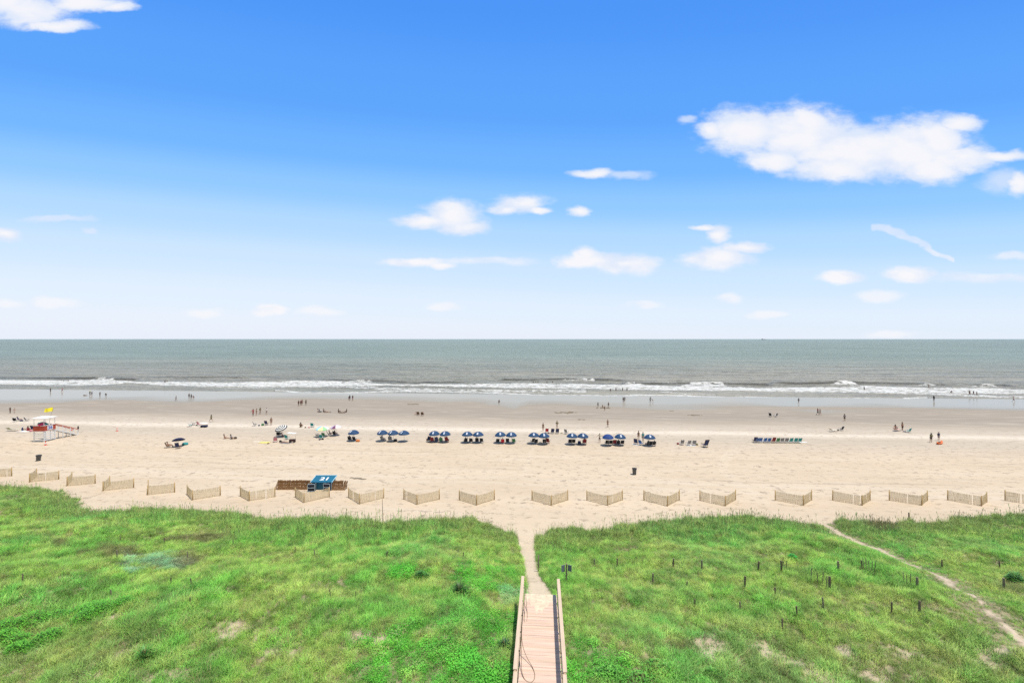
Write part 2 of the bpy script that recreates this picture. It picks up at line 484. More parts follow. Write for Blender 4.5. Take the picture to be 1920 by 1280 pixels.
# main breaker belt
foamband([(-300, 711), (0, 712), (165, 713), (235, 714), (260, 716), (330, 716), (480, 717), (560, 715), (640, 715), (720, 720), (860, 721), (960, 719), (1100, 720), (1200, 722), (1260, 724), (1400, 726), (1520, 726), (1620, 725), (1760, 727), (1920, 730), (2300, 733)],
         [(-300, 720), (0, 721), (110, 722), (190, 722), (240, 718), (300, 722), (480, 726), (640, 724), (720, 723), (860, 726), (960, 727), (1100, 729), (1160, 730), (1260, 732), (1400, 733), (1500, 735), (1640, 735), (1760, 737), (1860, 738), (1920, 738), (2300, 742)], 1.0, 1.4, 1.6, 0.9)
foamband([(560, 722), (640, 721), (760, 727), (860, 730), (960, 731), (1100, 730)], [(560, 727), (640, 727), (760, 733), (860, 737), (960, 737), (1100, 737)], 0.62, 1.2, 2.0, 1.6)
foamband([(1600, 732), (1760, 737), (1860, 742), (1990, 744)], [(1600, 736), (1760, 741), (1860, 746), (1990, 749)], 0.75, 1.2, 2.0, 1.6)
# breaking crests further out
for x0, x1, yt, yb, am in ((174, 210, 709, 713, 1), (1058, 1112, 710, 713, .8), (1162, 1208, 719.5, 723, 1), (1288, 1356, 717.5, 724, 1), (1566, 1604, 716.5, 721, 1), (1728, 1752, 720, 723, .8), (1826, 1868, 722, 726, 1), (640, 700, 714, 719, .7), (1228, 1268, 716, 719, .5)):
    foamband([(x0 - 14, yb + 1), (x0, yt + 2), (x0 * .7 + x1 * .3, yt + .5), (x0 * .3 + x1 * .7, yt), (x1 - 2, yt + 1.4), (x1 + 8, yb + 1)], [(x0 - 14, yb + .4), (x1 + 8, yb + 1)], am * .85, 1.6, 3.0, 1.8)
# thin wash lines running up to the wet sand
for pts, th, am in (([(-300, 732), (0, 733.5), (80, 733), (220, 733), (330, 735.5), (420, 735), (480, 736)], 1.0, .75),
                    ([(515, 732), (545, 734.5), (600, 736.5), (680, 737), (760, 734), (860, 736), (960, 738.5), (1040, 740), (1100, 740.5), (1160, 740), (1240, 741.5), (1340, 743), (1420, 744), (1540, 746), (1680, 747.5), (1740, 745)], 1.3, .95),
                    ([(705, 727), (760, 731.5), (830, 735), (880, 736)], 1.0, .7), ([(1235, 735), (1290, 738), (1345, 739.5)], 1.0, .7), ([(1720, 738), (1800, 740), (1860, 743), (1960, 745)], 1.2, .6),
                    ([(60, 722.5), (130, 723.5), (170, 724)], .8, .8), ([(300, 723), (400, 725), (480, 727), (560, 725)], .8, .7)):
    y0 = line(pts, pxs) + (fbm(TT * 0.045 + 70, SS * 0 + 3, 4) - 0.5) * 5.0
    foam = np.maximum(foam, np.exp(-((pys + nz * 1.5 - y0) / th) ** 2) * am * np.clip(1 + nz2 * 2.0, 0, 1.1))
foam[(pxs < -400) | (pxs > 2400)] = 0
foam *= 0.82 + 0.3 * (nz3 - 0.3)
# swell: steep faces toward the beach just before they break
def swell(pts, H, wf=1.4, wb=5.0, x0=None, x1=None, fade=14):
    global hgt
    y0 = line(pts, pxs) + nz * 0.8
    Yc = F * (CAMH - WATER) / np.maximum(y0 - HY, 5)     # crest distance
    d = (WY - Yc)
    prof = np.where(d < 0, np.exp(-(d / wf) ** 2), np.exp(-(d / wb) ** 2))
    k = H * prof
    if x0 is not None:
        k = k * sstep((pxs - x0) / fade) * sstep((x1 - pxs) / fade)
    k[y0 < 0] = 0
    hgt = np.maximum(hgt, k)
swell([(90, 710), (174, 710), (215, 712), (300, 713)], 0.85, 1.5, 6, 110, 262)
swell([(270, 706), (380, 708), (480, 709)], 0.6, 2.0, 7, 275, 480, 40)
swell([(590, 711), (680, 713), (760, 716), (900, 717)], 0.5, 1.8, 7, 600, 900, 30)
swell([(900, 713), (1000, 712.5), (1060, 711.5), (1140, 712.5), (1200, 717)], 0.75, 1.6, 6, 930, 1180, 20)
swell([(1160, 720), (1288, 719), (1356, 720), (1460, 722.5)], 0.8, 1.5, 6, 1160, 1450, 20)
swell([(1420, 719), (1566, 718), (1640, 719), (1800, 723), (1900, 724)], 0.85, 1.5, 6, 1440, 1760, 30)
swell([(1700, 722), (1800, 722.5), (1900, 724)], 0.6, 1.5, 6, 1720, 1900, 20)
swell([(-200, 716), (2200, 716)], 0.0)
hgt += foam * 0.16 * np.clip(1 + nz2 * 2, 0, 2)
wav = (fbm(TT * 0.05, SS * 0.22 + 3, 4) - 0.5)
fade = np.clip((SS - 150) / 25, 0, 1) * np.clip((2000 - SS) / 1500, 0, 1)
hgt += wav * 0.8 * fade + (fbm(TT * 0.12 + 3, SS * 0.6, 3) - 0.5) * 0.35 * fade * np.clip((330 - SS) / 60, 0, 1)
thin_in = np.clip((SS - 143) / 9, 0, 1)
me = mesh_from_grid('sea', ts, ss, WX, WY, WATER - 0.03 + 0.05 * thin_in + hgt * np.clip((SS - 146) / 6, 0.0, 1))
add_attr(me, 'foam', foam)
sea = bpy.data.objects.new('sea_water', me)
COL.objects.link(sea)
sea['kind'] = 'structure'
m, N, p, o = new_mat('sea_water')
SC, POS = shore_coords(N)
sp = N.n('ShaderNodeSeparateXYZ'); N.put(sp.inputs[0], SC)
s_ = sp.outputs[1]
fo = attr(N, 'foam').outputs['Fac']
patch = N.noise(N.v('MULTIPLY', SC, (0.004, 0.012, 1)), 1.0, 4)
deepf = N.ramp(s_, 170.0, 520.0)
wc = N.mix(deepf, (0.34, 0.315, 0.25), (0.255, 0.312, 0.262))
farf = N.ramp(s_, 500.0, 6000.0)
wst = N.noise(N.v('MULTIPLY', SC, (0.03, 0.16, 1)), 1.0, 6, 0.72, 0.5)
wc = N.mix(N.ramp(wst, 0.47, 0.66, 0, 0.55), wc, N.v('MULTIPLY', wc, (0.76, 0.77, 0.77)))  # darker streaks painted into the water for shading on wave slopes
wc = N.mix(farf, wc, (0.235, 0.293, 0.270))
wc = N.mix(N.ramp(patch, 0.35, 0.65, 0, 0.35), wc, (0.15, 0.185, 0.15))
bub = N.noise(N.v('MULTIPLY', SC, (1.0, 1.6, 1)), 1.1, 5, 0.75)
fk = N.ramp(N.m('ADD', fo, N.m('MULTIPLY', N.m('SUBTRACT', bub, 0.5), 2.3)), 0.22, 0.78)
fk = N.m('MULTIPLY', fk, N.ramp(fo, 0.02, 0.2))
col = N.mix(fk, wc, N.mix(N.ramp(N.noise(N.v('MULTIPLY', SC, (0.5, 1.0, 1)), 1.0, 5, 0.7), 0.35, 0.62), (0.36, 0.37, 0.355), (0.62, 0.62, 0.605)))
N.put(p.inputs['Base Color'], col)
N.put(p.inputs['Roughness'], N.m('ADD', 0.42, N.m('MULTIPLY', fk, 0.4)))
N.put(p.inputs['Specular IOR Level'], N.m('SUBTRACT', 0.22, N.m('MULTIPLY', fk, 0.18)))
r1 = N.noise(N.v('MULTIPLY', SC, (0.10, 0.45, 1)), 1.0, 6, 0.62, 0.4)
r2 = N.noise(N.v('MULTIPLY', SC, (0.5, 1.2, 1)), 1.0, 4, 0.65)
bp = N.n('ShaderNodeBump')
calm = N.ramp(s_, 146.0, 162.0, 0.1, 1.0)
N.put(bp.inputs['Height'], N.m('MULTIPLY', N.m('ADD', N.m('MULTIPLY', r1, 1.2), N.m('MULTIPLY', r2, 0.3)), calm))
r0 = N.noise(N.v('MULTIPLY', SC, (0.018, 0.075, 1)), 1.0, 5, 0.7, 0.3)
N.put(bp.inputs['Height'], N.m('ADD', N.m('MULTIPLY', r0, 20.0), N.m('MULTIPLY', N.m('ADD', N.m('MULTIPLY', r1, 1.0), N.m('MULTIPLY', r2, 0.06)), calm)))
N.put(bp.inputs['Strength'], N.m('SUBTRACT', 0.9, N.m('MULTIPLY', fk, 0.75)))
bp.inputs['Distance'].default_value = 1.0
N.put(p.inputs['Normal'], bp.outputs[0])
sea.data.materials.append(m)

# ------------------------------------------------------------------ dune grass (uncountable: one object of instanced tufts)
def tuft_mesh(name, nb, h, w, spread, lean, seed, broad=False, oats=False):
    r = random.Random(seed)
    vs, fs = [], []
    for i in range(nb):
        a = r.uniform(0, 2 * math.pi)
        bx, by = r.gauss(0, spread * 0.4), r.gauss(0, spread * 0.4)
        L = h * r.uniform(0.6, 1.1)
        le = lean * r.uniform(0.3, 1.3)
        ca, sa = math.cos(a), math.sin(a)
        if broad:
            # short stem with diamond leaves
            z0 = L * r.uniform(0.35, 1.0)
            cx, cy = bx + ca * le * L, by + sa * le * L
            ln, wd = w * r.uniform(2.0, 3.2), w * r.uniform(0.8, 1.2)
            px, py = -sa, ca
            tl = r.uniform(-0.25, 0.5)
            b = len(vs)
            vs += [(cx, cy, z0), (cx + ca * ln * .5 + px * wd, cy + sa * ln * .5 + py * wd, z0 + tl * ln * .5),
                   (cx + ca * ln, cy + sa * ln, z0 + tl * ln * .6), (cx + ca * ln * .5 - px * wd, cy + sa * ln * .5 - py * wd, z0 + tl * ln * .5)]
            fs.append((b, b + 1, b + 2, b + 3))
            continue
        tw = r.uniform(0, math.pi)
        px, py = math.cos(tw) * w / 2, math.sin(tw) * w / 2
        b = len(vs)
        q = [(0.0, 0.0, 1.0), (0.5, 0.28, 0.85), (0.85, 0.75, 0.5), (1.0, 1.15, 0.0)]
        for zz, oo, ww in q:
            x, y, z = bx + ca * le * L * oo, by + sa * le * L * oo, L * (zz - 0.25 * le * oo)
            if ww > 0:
                vs += [(x - px * ww, y - py * ww, z), (x + px * ww, y + py * ww, z)]
            else:
                vs.append((x, y, z))
        fs += [(b, b + 1, b + 3, b + 2), (b + 2, b + 3, b + 5, b + 4), (b + 4, b + 5, b + 6)]
        if oats and i < 1:
            b = len(vs)
            x, y = bx + ca * 0.1, by + sa * 0.1
            T = h * 1.35
            vs += [(bx - .006, by, 0), (bx + .006, by, 0), (x + .006, y, T), (x - .006, y, T),
                   (x - .012, y, T - .08), (x + .012, y, T - .1), (x + .03, y + .01, T + .04), (x, y, T + .1)]
            fs += [(b, b + 1, b + 2, b + 3), (b + 4, b + 5, b + 6, b + 7)]
    me = bpy.data.meshes.new(name)
    me.from_pydata(vs, [], fs)
    me.update()
    return me

gm, N, p, o = new_mat('dune_grass')
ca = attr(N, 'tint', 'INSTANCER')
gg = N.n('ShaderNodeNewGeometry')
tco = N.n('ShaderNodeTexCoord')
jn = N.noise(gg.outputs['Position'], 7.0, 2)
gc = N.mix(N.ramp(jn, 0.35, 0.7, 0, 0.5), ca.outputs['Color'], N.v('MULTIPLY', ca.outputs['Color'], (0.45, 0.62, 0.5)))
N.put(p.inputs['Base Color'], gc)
up = N.v('NORMALIZE', N.v('ADD', N.v('MULTIPLY', gg.outputs['Normal'], (0.5, 0.5, 0.5)), (0.0, 0.0, 0.8)))
N.put(p.inputs['Normal'], up)
p.inputs['Roughness'].default_value = 0.6
p.inputs['Specular IOR Level'].default_value = 0.25
trn = N.n('ShaderNodeBsdfTranslucent')
N.put(trn.inputs[0], gc)
ms = N.n('ShaderNodeMixShader')
ms.inputs[0].default_value = 0.32
gm.node_tree.links.new(p.outputs[0], ms.inputs[1])
gm.node_tree.links.new(trn.outputs[0], ms.inputs[2])
gm.node_tree.links.new(ms.outputs[0], o.inputs[0])

tuft_col = bpy.data.collections.new('tuft_library')       # only a source for the instances, not in the scene
specs = [dict(nb=16, h=.42, w=.014, spread=.22, lean=.8), dict(nb=14, h=.34, w=.018, spread=.28, lean=1.0), dict(nb=18, h=.5, w=.015, spread=.2, lean=.7),
         dict(nb=12, h=.26, w=.02, spread=.3, lean=1.0), dict(nb=18, h=.62, w=.016, spread=.26, lean=.6, oats=True),
         dict(nb=26, h=.4, w=.032, spread=.34, lean=.4, broad=True), dict(nb=34, h=.28, w=.025, spread=.38, lean=.5, broad=True)]
for i, sp_ in enumerate(specs):
    ob = bpy.data.objects.new('tuft_%02d' % i, tuft_mesh('tuft', seed=i + 3, **sp_))
    ob.data.materials.append(gm)
    tuft_col.objects.link(ob)

# candidate positions over the part of the dunes the camera looks across
NC = 380000
Yr = 15.5 + (62 - 15.5) * RNG.random(NC) ** 1.0
Xr = (RNG.random(NC) * 2 - 1) * (Yr * 1.36 + 4)
keep = RNG.random(NC) < (Yr * 1.36 + 4) / (62 * 1.36 + 4) * 1.9
Xr, Yr = Xr[keep], Yr[keep]
mk = veg_mask(Xr, Yr)
keep = RNG.random(len(Xr)) < mk
Xr, Yr = Xr[keep], Yr[keep]
# boardwalk footprint stays clear (axis line through its middle)
BWX0, BWY0 = 1.40, 20.0
def bw_off(X, Y): return (X - BWX0) * CT - (Y - BWY0) * ST
keep = ~((np.abs(bw_off(Xr, Yr)) < 1.22) & (Yr < 23.9))
Xr, Yr = Xr[keep], Yr[keep]
Zr = ground_z(Xr, Yr) - 0.02
n = len(Xr)
pxg = CX + F * Xr / Yr
pyg = HY + F * (CAMH - Zr) / Yr
eD = edgeY(Xr) - Yr
# tints
n1 = fbm(Xr * 0.22 + 5, Yr * 0.22, 4); n2 = fbm(Xr * 0.9 + 50, Yr * 0.9, 3); n3 = fbm(Xr * 0.12 + 90, Yr * 0.12 + 7, 3)
cA = np.array((0.225, 0.390, 0.072)); cB = np.array((0.130, 0.400, 0.062)); cC = np.array((0.345, 0.405, 0.120)); cD = np.array((0.115, 0.175, 0.050)); cE = np.array((0.110, 0.380, 0.130))
def mixc(a, b, t): return a * (1 - t[:, None]) + b * t[:, None]
tint = np.repeat(cA[None], n, 0)
tint = mixc(tint, cB, sstep((n1 - 0.45) / 0.16) * 0.65)
tint = mixc(tint, cE, sstep((n3 - 0.52) / 0.16) * 0.22)
tint = mixc(tint, cC, sstep((n2 - 0.50 + (RNG.random(n) - .5) * .22) / 0.14) * 0.6)
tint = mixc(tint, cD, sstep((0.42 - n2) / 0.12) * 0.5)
tint = mixc(tint, np.array((0.200, 0.270, 0.090)), np.exp(-(eD / 3.5) ** 2) * 0.7)        # olive along the seaward edge
dryr = np.exp(-((pyg - 1240) / 60) ** 2) * (sstep((380 - pxg) / 200) + sstep((pxg - 1260) / 150))
tint = mixc(tint, np.array((0.250, 0.270, 0.105)), np.clip(dryr * 0.45 * (0.4 + n1), 0, 1))
def spot(px, py, rx, ry, k=1.0):
    r = np.hypot((pxg - px) / rx, (pyg - py) / ry) + (n2 - 0.5) * 1.9
    return np.clip((1.15 - r) / 0.5, 0, 1) * k
var = RNG.choice(4, n, p=[.34, .28, .2, .18])
leafy = np.maximum.reduce([spot(820, 1245, 170, 55), spot(930, 1180, 60, 60), spot(1140, 1240, 70, 40), spot(900, 1090, 60, 30), spot(760, 1075, 50, 14), spot(1070, 1270, 60, 30)])
isl = leafy * 0.6 > RNG.random(n)
var[isl] = RNG.choice([5, 6], isl.sum())
tint = mixc(tint, np.array((0.080, 0.350, 0.032)), leafy * 0.75)
sage = np.maximum.reduce([spot(300, 1055, 62, 16), spot(240, 1048, 24, 9), spot(240, 1073, 14, 6), spot(950, 1125, 26, 22) * .6])
tint = mixc(tint, np.array((0.195, 0.350, 0.215)), sage * 0.8)
isl = sage > RNG.random(n); var[isl] = 6
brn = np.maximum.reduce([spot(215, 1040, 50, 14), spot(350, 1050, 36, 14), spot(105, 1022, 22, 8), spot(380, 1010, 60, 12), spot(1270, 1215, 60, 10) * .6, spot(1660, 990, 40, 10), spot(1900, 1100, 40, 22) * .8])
tint = mixc(tint, np.array((0.150, 0.130, 0.065)), brn * 0.75)  # brown clumps, and small brown patches painted for shadow holes in the grass
tint *= 1.55
tint *= (0.62 + 0.68 * RNG.random(n))[:, None]
odd = RNG.random(n)
tint[odd < .09] = tint[odd < .09] * 0.3 + np.array((0.42, 0.37, 0.19)) * 0.7
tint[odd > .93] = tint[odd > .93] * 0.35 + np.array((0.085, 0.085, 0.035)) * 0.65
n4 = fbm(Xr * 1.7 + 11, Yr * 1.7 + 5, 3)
tint *= (0.56 + 0.9 * n4)[:, None]  # clump noise darkens the tint too, painting shaded gaps between clumps
tint[:, 0] *= 0.85 + 0.35 * RNG.random(n)
rim = (eD < 6.0 + 14 * (n1 - .5)) & (eD > -1)
var[rim & (RNG.random(n) < 0.22)] = 4
scl = (0.5 + 0.55 * RNG.random(n)) * (0.55 + 0.8 * n1)
scl *= 0.55 + 0.9 * n4
tdd = seg_dist(Xr, Yr, TRAIL)
scl *= 0.45 + 0.55 * sstep((tdd - 0.5) / 1.4)
scl = np.where(eD < 2.5, scl * (0.75 + 0.9 * n2), scl)
me = bpy.data.meshes.new('grass_points')
me.vertices.add(n)
me.vertices.foreach_set('co', np.stack([Xr, Yr, Zr], -1).astype(np.float32).ravel())
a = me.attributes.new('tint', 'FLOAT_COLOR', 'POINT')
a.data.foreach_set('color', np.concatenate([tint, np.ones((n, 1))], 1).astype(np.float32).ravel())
a = me.attributes.new('vi', 'INT', 'POINT'); a.data.foreach_set('value', var.astype(np.int32))
a = me.attributes.new('rot', 'FLOAT_VECTOR', 'POINT')
a.data.foreach_set('vector', np.stack([RNG.normal(0, .12, n), RNG.normal(0, .12, n), RNG.random(n) * 6.283], -1).astype(np.float32).ravel())
add_attr(me, 'scl', scl)
grass = bpy.data.objects.new('dune_grass', me)
COL.objects.link(grass)
grass['kind'] = 'stuff'
grass['label'] = 'green dune grass and low beach plants covering the sand dunes'
grass['category'] = 'grass'
ng = bpy.data.node_groups.new('scatter_tufts', 'GeometryNodeTree')
ng.interface.new_socket('Geometry', in_out='INPUT', socket_type='NodeSocketGeometry')
ng.interface.new_socket('Geometry', in_out='OUTPUT', socket_type='NodeSocketGeometry')
gi = ng.nodes.new('NodeGroupInput'); go = ng.nodes.new('NodeGroupOutput')
iop = ng.nodes.new('GeometryNodeInstanceOnPoints')
ci = ng.nodes.new('GeometryNodeCollectionInfo')
ci.inputs['Collection'].default_value = tuft_col
ci.inputs['Separate Children'].default_value = True
ci.inputs['Reset Children'].default_value = True
def named(nm, t):
    nd = ng.nodes.new('GeometryNodeInputNamedAttribute'); nd.data_type = t
    nd.inputs['Name'].default_value = nm
    return nd.outputs['Attribute']
L = ng.links.new
L(gi.outputs[0], iop.inputs['Points']); L(ci.outputs[0], iop.inputs['Instance'])
iop.inputs['Pick Instance'].default_value = True
L(named('vi', 'INT'), iop.inputs['Instance Index'])
L(named('rot', 'FLOAT_VECTOR'), iop.inputs['Rotation'])
L(named('scl', 'FLOAT'), iop.inputs['Scale'])
L(iop.outputs[0], go.inputs[0])
md = grass.modifiers.new('scatter', 'NODES'); md.node_group = ng
print('TUFTS', n)

# ------------------------------------------------------------------ small kit for objects
def tag(o, label=None, cat=None, group=None, kind=None):
    if label: o['label'] = label
    if cat: o['category'] = cat
    if group: o['group'] = group
    if kind: o['kind'] = kind
    return o
_mats = {}
def mat(name, col, rough=0.7, var=0.12, scale=6.0, metal=0.0, stretch=(1, 1, 1)):
    if name in _mats: return _mats[name]
    m, N, p, o = new_mat(name)
    tc_ = N.n('ShaderNodeTexCoord')
    nn = N.noise(N.v('MULTIPLY', tc_.outputs['Object'], stretch), scale, 4, 0.6)
    lo = tuple(c * (1 - var) for c in col); hi = tuple(min(1, c * (1 + var)) for c in col)
    N.put(p.inputs['Base Color'], N.mix(N.ramp(nn, 0.3, 0.7), lo, hi))
    p.inputs['Roughness'].default_value = rough
    p.inputs['Metallic'].default_value = metal
    p.inputs['Specular IOR Level'].default_value = 0.3
    _mats[name] = m
    return m
class MB:
    """collects shapes into one mesh"""
    def __init__(s):
        s.v = []; s.f = []; s.mi = []
    def add(s, vs, fs, M=None, mi=0):
        b = len(s.v)
        s.v += [tuple(M @ Vector(q)) if M else tuple(q) for q in vs]
        s.f += [tuple(b + i for i in f) for f in fs]
        s.mi += [mi] * len(fs)
        return s
    def box(s, c, d, rot=None, mi=0, bev=0.0):
        x, y, z = d[0] / 2, d[1] / 2, d[2] / 2
        vs = [(a * x, b_ * y, c_ * z) for a in (-1, 1) for b_ in (-1, 1) for c_ in (-1, 1)]
        fs = [(0, 1, 3, 2), (4, 6, 7, 5), (0, 4, 5, 1), (2, 3, 7, 6), (0, 2, 6, 4), (1, 5, 7, 3)]
        M = Matrix.Translation(c)
        if rot: M = M @ Euler(rot).to_matrix().to_4x4()
        return s.add(vs, fs, M, mi)
    def bar(s, a, b, w, h=None, mi=0):
        """box beam from a to b, w across, h tall"""
        h = h or w
        a, b = Vector(a), Vector(b)
        d = b - a; L = d.length; d.normalize()
        up = Vector((0, 0, 1)) if abs(d.z) < 0.95 else Vector((0, 1, 0))
        x = d.cross(up).normalized(); z = x.cross(d)
        M = Matrix((x, d, z)).transposed().to_4x4(); M.translation = (a + b) / 2
        X, Y, Z = w / 2, L / 2, h / 2
        vs = [(p_ * X, q * Y, r_ * Z) for p_ in (-1, 1) for q in (-1, 1) for r_ in (-1, 1)]
        return s.add(vs, [(0, 1, 3, 2), (4, 6, 7, 5), (0, 4, 5, 1), (2, 3, 7, 6), (0, 2, 6, 4), (1, 5, 7, 3)], M, mi)
    def tube(s, pts, r, n=6, mi=0, close=False):
        pts = [Vector(q) for q in pts]
        rs = r if isinstance(r, (list, tuple)) else [r] * len(pts)
        b = len(s.v); k = len(pts)
        for i, q in enumerate(pts):
            d = (pts[min(i + 1, k - 1)] - pts[max(i - 1, 0)]).normalized()
            up = Vector((0, 0, 1)) if abs(d.z) < 0.9 else Vector((1, 0, 0))
            x = d.cross(up).normalized(); y = d.cross(x)
            for j in range(n):
                a = 2 * math.pi * j / n
                s.v.append(tuple(q + (x * math.cos(a) + y * math.sin(a)) * rs[i]))
        for i in range(k - 1):
            for j in range(n):
                j2 = (j + 1) % n
                s.f.append((b + i * n + j, b + i * n + j2, b + (i + 1) * n + j2, b + (i + 1) * n + j)); s.mi.append(mi)
        s.f.append(tuple(b + j for j in range(n))[::-1]); s.mi.append(mi)
        s.f.append(tuple(b + (k - 1) * n + j for j in range(n))); s.mi.append(mi)
        return s
    def lathe(s, prof, n=16, M=None, mi=0, cap=True):
        vs, fs = [], []
        for r_, z in prof:
            for j in range(n):
                a = 2 * math.pi * j / n
                vs.append((r_ * math.cos(a), r_ * math.sin(a), z))
        for i in range(len(prof) - 1):
            for j in range(n):
                j2 = (j + 1) % n
                fs.append((i * n + j, i * n + j2, (i + 1) * n + j2, (i + 1) * n + j))
        if cap:
            fs.append(tuple(range(n))[::-1]); fs.append(tuple((len(prof) - 1) * n + j for j in range(n)))
        return s.add(vs, fs, M, mi)
    def sling(s, pts, w, t=0.02, sag=0.03, mi=0):
        """cloth strip through pts (y, z), width w along x"""
        nx = 4; b = []
        vs = []
        for side in (0, 1):
            for (y, z) in pts:
                for i in range(nx + 1):
                    x = -w / 2 + w * i / nx
                    vs.append((x, y, z - sag * (1 - (2 * i / nx - 1) ** 2) - side * t))
        k = len(pts); m_ = nx + 1; o_ = k * m_
        fs = []
        for j in range(k - 1):
            for i in range(nx):
                a = j * m_ + i
                fs.append((a, a + 1, a + m_ + 1, a + m_)); fs.append((o_ + a, o_ + a + m_, o_ + a + m_ + 1, o_ + a + 1))
        for j in range(k - 1):
            for i in (0, nx):
                a = j * m_ + i
                fs.append((a, a + m_, o_ + a + m_, o_ + a))
        for i in range(nx):
            for j in (0, k - 1):
                a = j * m_ + i
                fs.append((a, a + 1, o_ + a + 1, o_ + a))
        return s.add(vs, fs, None, mi)
    def build(s, name, mats, parent=None, smooth=False, loc=None, rz=0.0):
        me = bpy.data.meshes.new(name)
        me.from_pydata(s.v, [], s.f)
        ml = mats if isinstance(mats, (list, tuple)) else [mats]
        for m_ in ml: me.materials.append(m_)
        me.polygons.foreach_set('material_index', s.mi)
        bm = bmesh.new(); bm.from_mesh(me); bmesh.ops.recalc_face_normals(bm, faces=bm.faces); bm.to_mesh(me); bm.free()
        if smooth: me.polygons.foreach_set('use_smooth', [True] * len(me.polygons))
        me.update()
        o = bpy.data.objects.new(name, me)
        COL.objects.link(o)
        if parent: o.parent = parent
        if loc is not None: o.location = loc
        o.rotation_euler = (0, 0, rz)
        return o
def empty(name, loc=(0, 0, 0), rz=0.0):
    o = bpy.data.objects.new(name, None)
    o.empty_display_size = 0.2
    COL.objects.link(o)
    o.location = loc; o.rotation_euler = (0, 0, rz)
    return o
def copy_tree(o, parent=None):
    c = o.copy(); COL.objects.link(c)
    if parent: c.parent = parent
    for ch in list(o.children): copy_tree(ch, c)
    return c
_store = {}
def place(key, maker, loc, rz, label, cat, group=None, scale=1.0, tilt=None):
    if key in _store:
        o = copy_tree(_store[key])
    else:
        o = maker(); _store[key] = o
    o.location = loc
    o.rotation_euler = (tilt[0] if tilt else 0, tilt[1] if tilt else 0, rz)
    o.scale = (scale,) * 3
    for k in ('label', 'category', 'group'):
        if k in o: del o[k]
    tag(o, label, cat, group)
    return o

wood_new = mat('pine_slat', (0.66, 0.53, 0.32), 0.75, 0.2, 3.0, stretch=(4, 4, 0.5))
wood_post = mat('pine_post', (0.42, 0.29, 0.13), 0.8, 0.2, 4.0, stretch=(4, 4, 0.6))
wire_m = mat('galvanised_wire', (0.35, 0.35, 0.33), 0.5, 0.1)
deck_m = mat('deck_board', (0.57, 0.415, 0.33), 0.8, 0.14, 1.5, stretch=(0.3, 6, 1))
rail_m = mat('rail_timber', (0.56, 0.435, 0.32), 0.75, 0.08, 2.0, stretch=(5, 0.4, 1))
dark_wood = mat('weathered_timber', (0.15, 0.12, 0.085), 0.9, 0.3, 8.0)
grey_wood = mat('grey_timber', (0.20, 0.17, 0.13), 0.9, 0.3, 8.0)

# ------------------------------------------------------------------ boardwalk
bw = empty('boardwalk', (BWX0, BWY0, 0), -TH)
tag(bw, 'narrow pinkish timber boardwalk with raised side rails leading down to the sand path', 'boardwalk')
def deck_z(y):      # y measured along the walk from the origin 20 m out
    return float(np.interp(y, [-18, -6, 3.9], [5.05, 4.75, 4.45]))
HW = 0.94
d_ = MB()
y = -17.0; k = 0
while y < 3.65:
    j = (random.random() - 0.5) * 0.012
    d_.box((random.uniform(-.01, .01), y, deck_z(y) + j), (2 * HW, 0.137, 0.036), rot=(0, 0, random.uniform(-.002, .002)), mi=k % 3)
    y += 0.146; k = random.randrange(3)
deck_mats = [deck_m, mat('deck_board_pale', (0.60, 0.44, 0.35), 0.8, 0.12, 1.5, stretch=(0.3, 6, 1)), mat('deck_board_tan', (0.565, 0.42, 0.315), 0.8, 0.14, 1.5, stretch=(0.3, 6, 1))]
d_.build('deck', deck_mats, bw)
j_ = MB()
for x in (-HW + .05, 0, HW - .05):
    j_.bar((x, -17, deck_z(-17) - .14), (x, 3.6, deck_z(3.6) - .14), .045, .22)
j_.build('joist', dark_wood, bw)
railh = 1.0
for sd in (-1, 1):
    top = 3.85 if sd < 0 else 3.70
    x = sd * (HW + 0.10)
    MB().bar((x, -3.2, deck_z(-3.2) + railh), (x, top, deck_z(top) + railh), .17, .05).build('handrail', rail_m, bw)
    MB().bar((x - sd * .02, -17, deck_z(-17) + railh - .075), (x - sd * .02, -3.22, deck_z(-3.22) + railh - .075), .17, .05).build('handrail', rail_m, bw)
    MB().bar((x - sd * .06, -17, deck_z(-17) + railh - .13), (x - sd * .06, top - .1, deck_z(top) + railh - .13), .04, .14).build('side_board', rail_m, bw)
    MB().bar((x - sd * .06, -17, deck_z(-17) + .45), (x - sd * .06, top - .1, deck_z(top) + .45), .04, .14).build('side_board', rail_m, bw)
    yy = -16.6
    while yy < top:
        zb = float(ground_z(BWX0 + x * CT + yy * ST, BWY0 + yy * CT - x * ST)) - .3
        MB().bar((x, yy, zb), (x, yy, deck_z(yy) + railh - .03), .09, .09).build('post', rail_m, bw)
        b_ = MB(); b_.lathe([(.026, 0), (.03, .02), (.012, .04)], 8, Matrix.Translation((x - sd * .08, yy, deck_z(yy) + railh - .12)) @ Matrix.Rotation(-sd * math.pi / 2, 4, 'Y'))
        b_.build('bolt', mat('dark_bolt', (.05, .045, .04), .5), bw)
        yy += 1.22
# sand blown over the far end of the boards
b = MB(); vs = []; nn_ = 22
for i in range(nn_ + 1):
    x = -HW + .02 + (2 * HW - .04) * i / nn_
    e = .55 + 1.1 * math.exp(-((x + .05) / .45) ** 2) + .25 * math.sin(i * 1.7) + random.uniform(-.12, .12)
    for j in range(5):
        u_ = j / 4; vs.append((x, 3.72 - e * u_, deck_z(3.7 - e * u_) + .020 + .045 * (1 - u_) ** 2))
fs = [(i * 5 + j, i * 5 + j + 1, i * 5 + j + 6, i * 5 + j + 5) for i in range(nn_) for j in range(4)]
b.add(vs, fs)
sd_ = b.build('sand_drift', mat('drift_sand', (.60, .50, .37), .95, .15, 5), None, True, loc=(BWX0, BWY0, 0), rz=-TH); sd_['kind'] = 'structure'
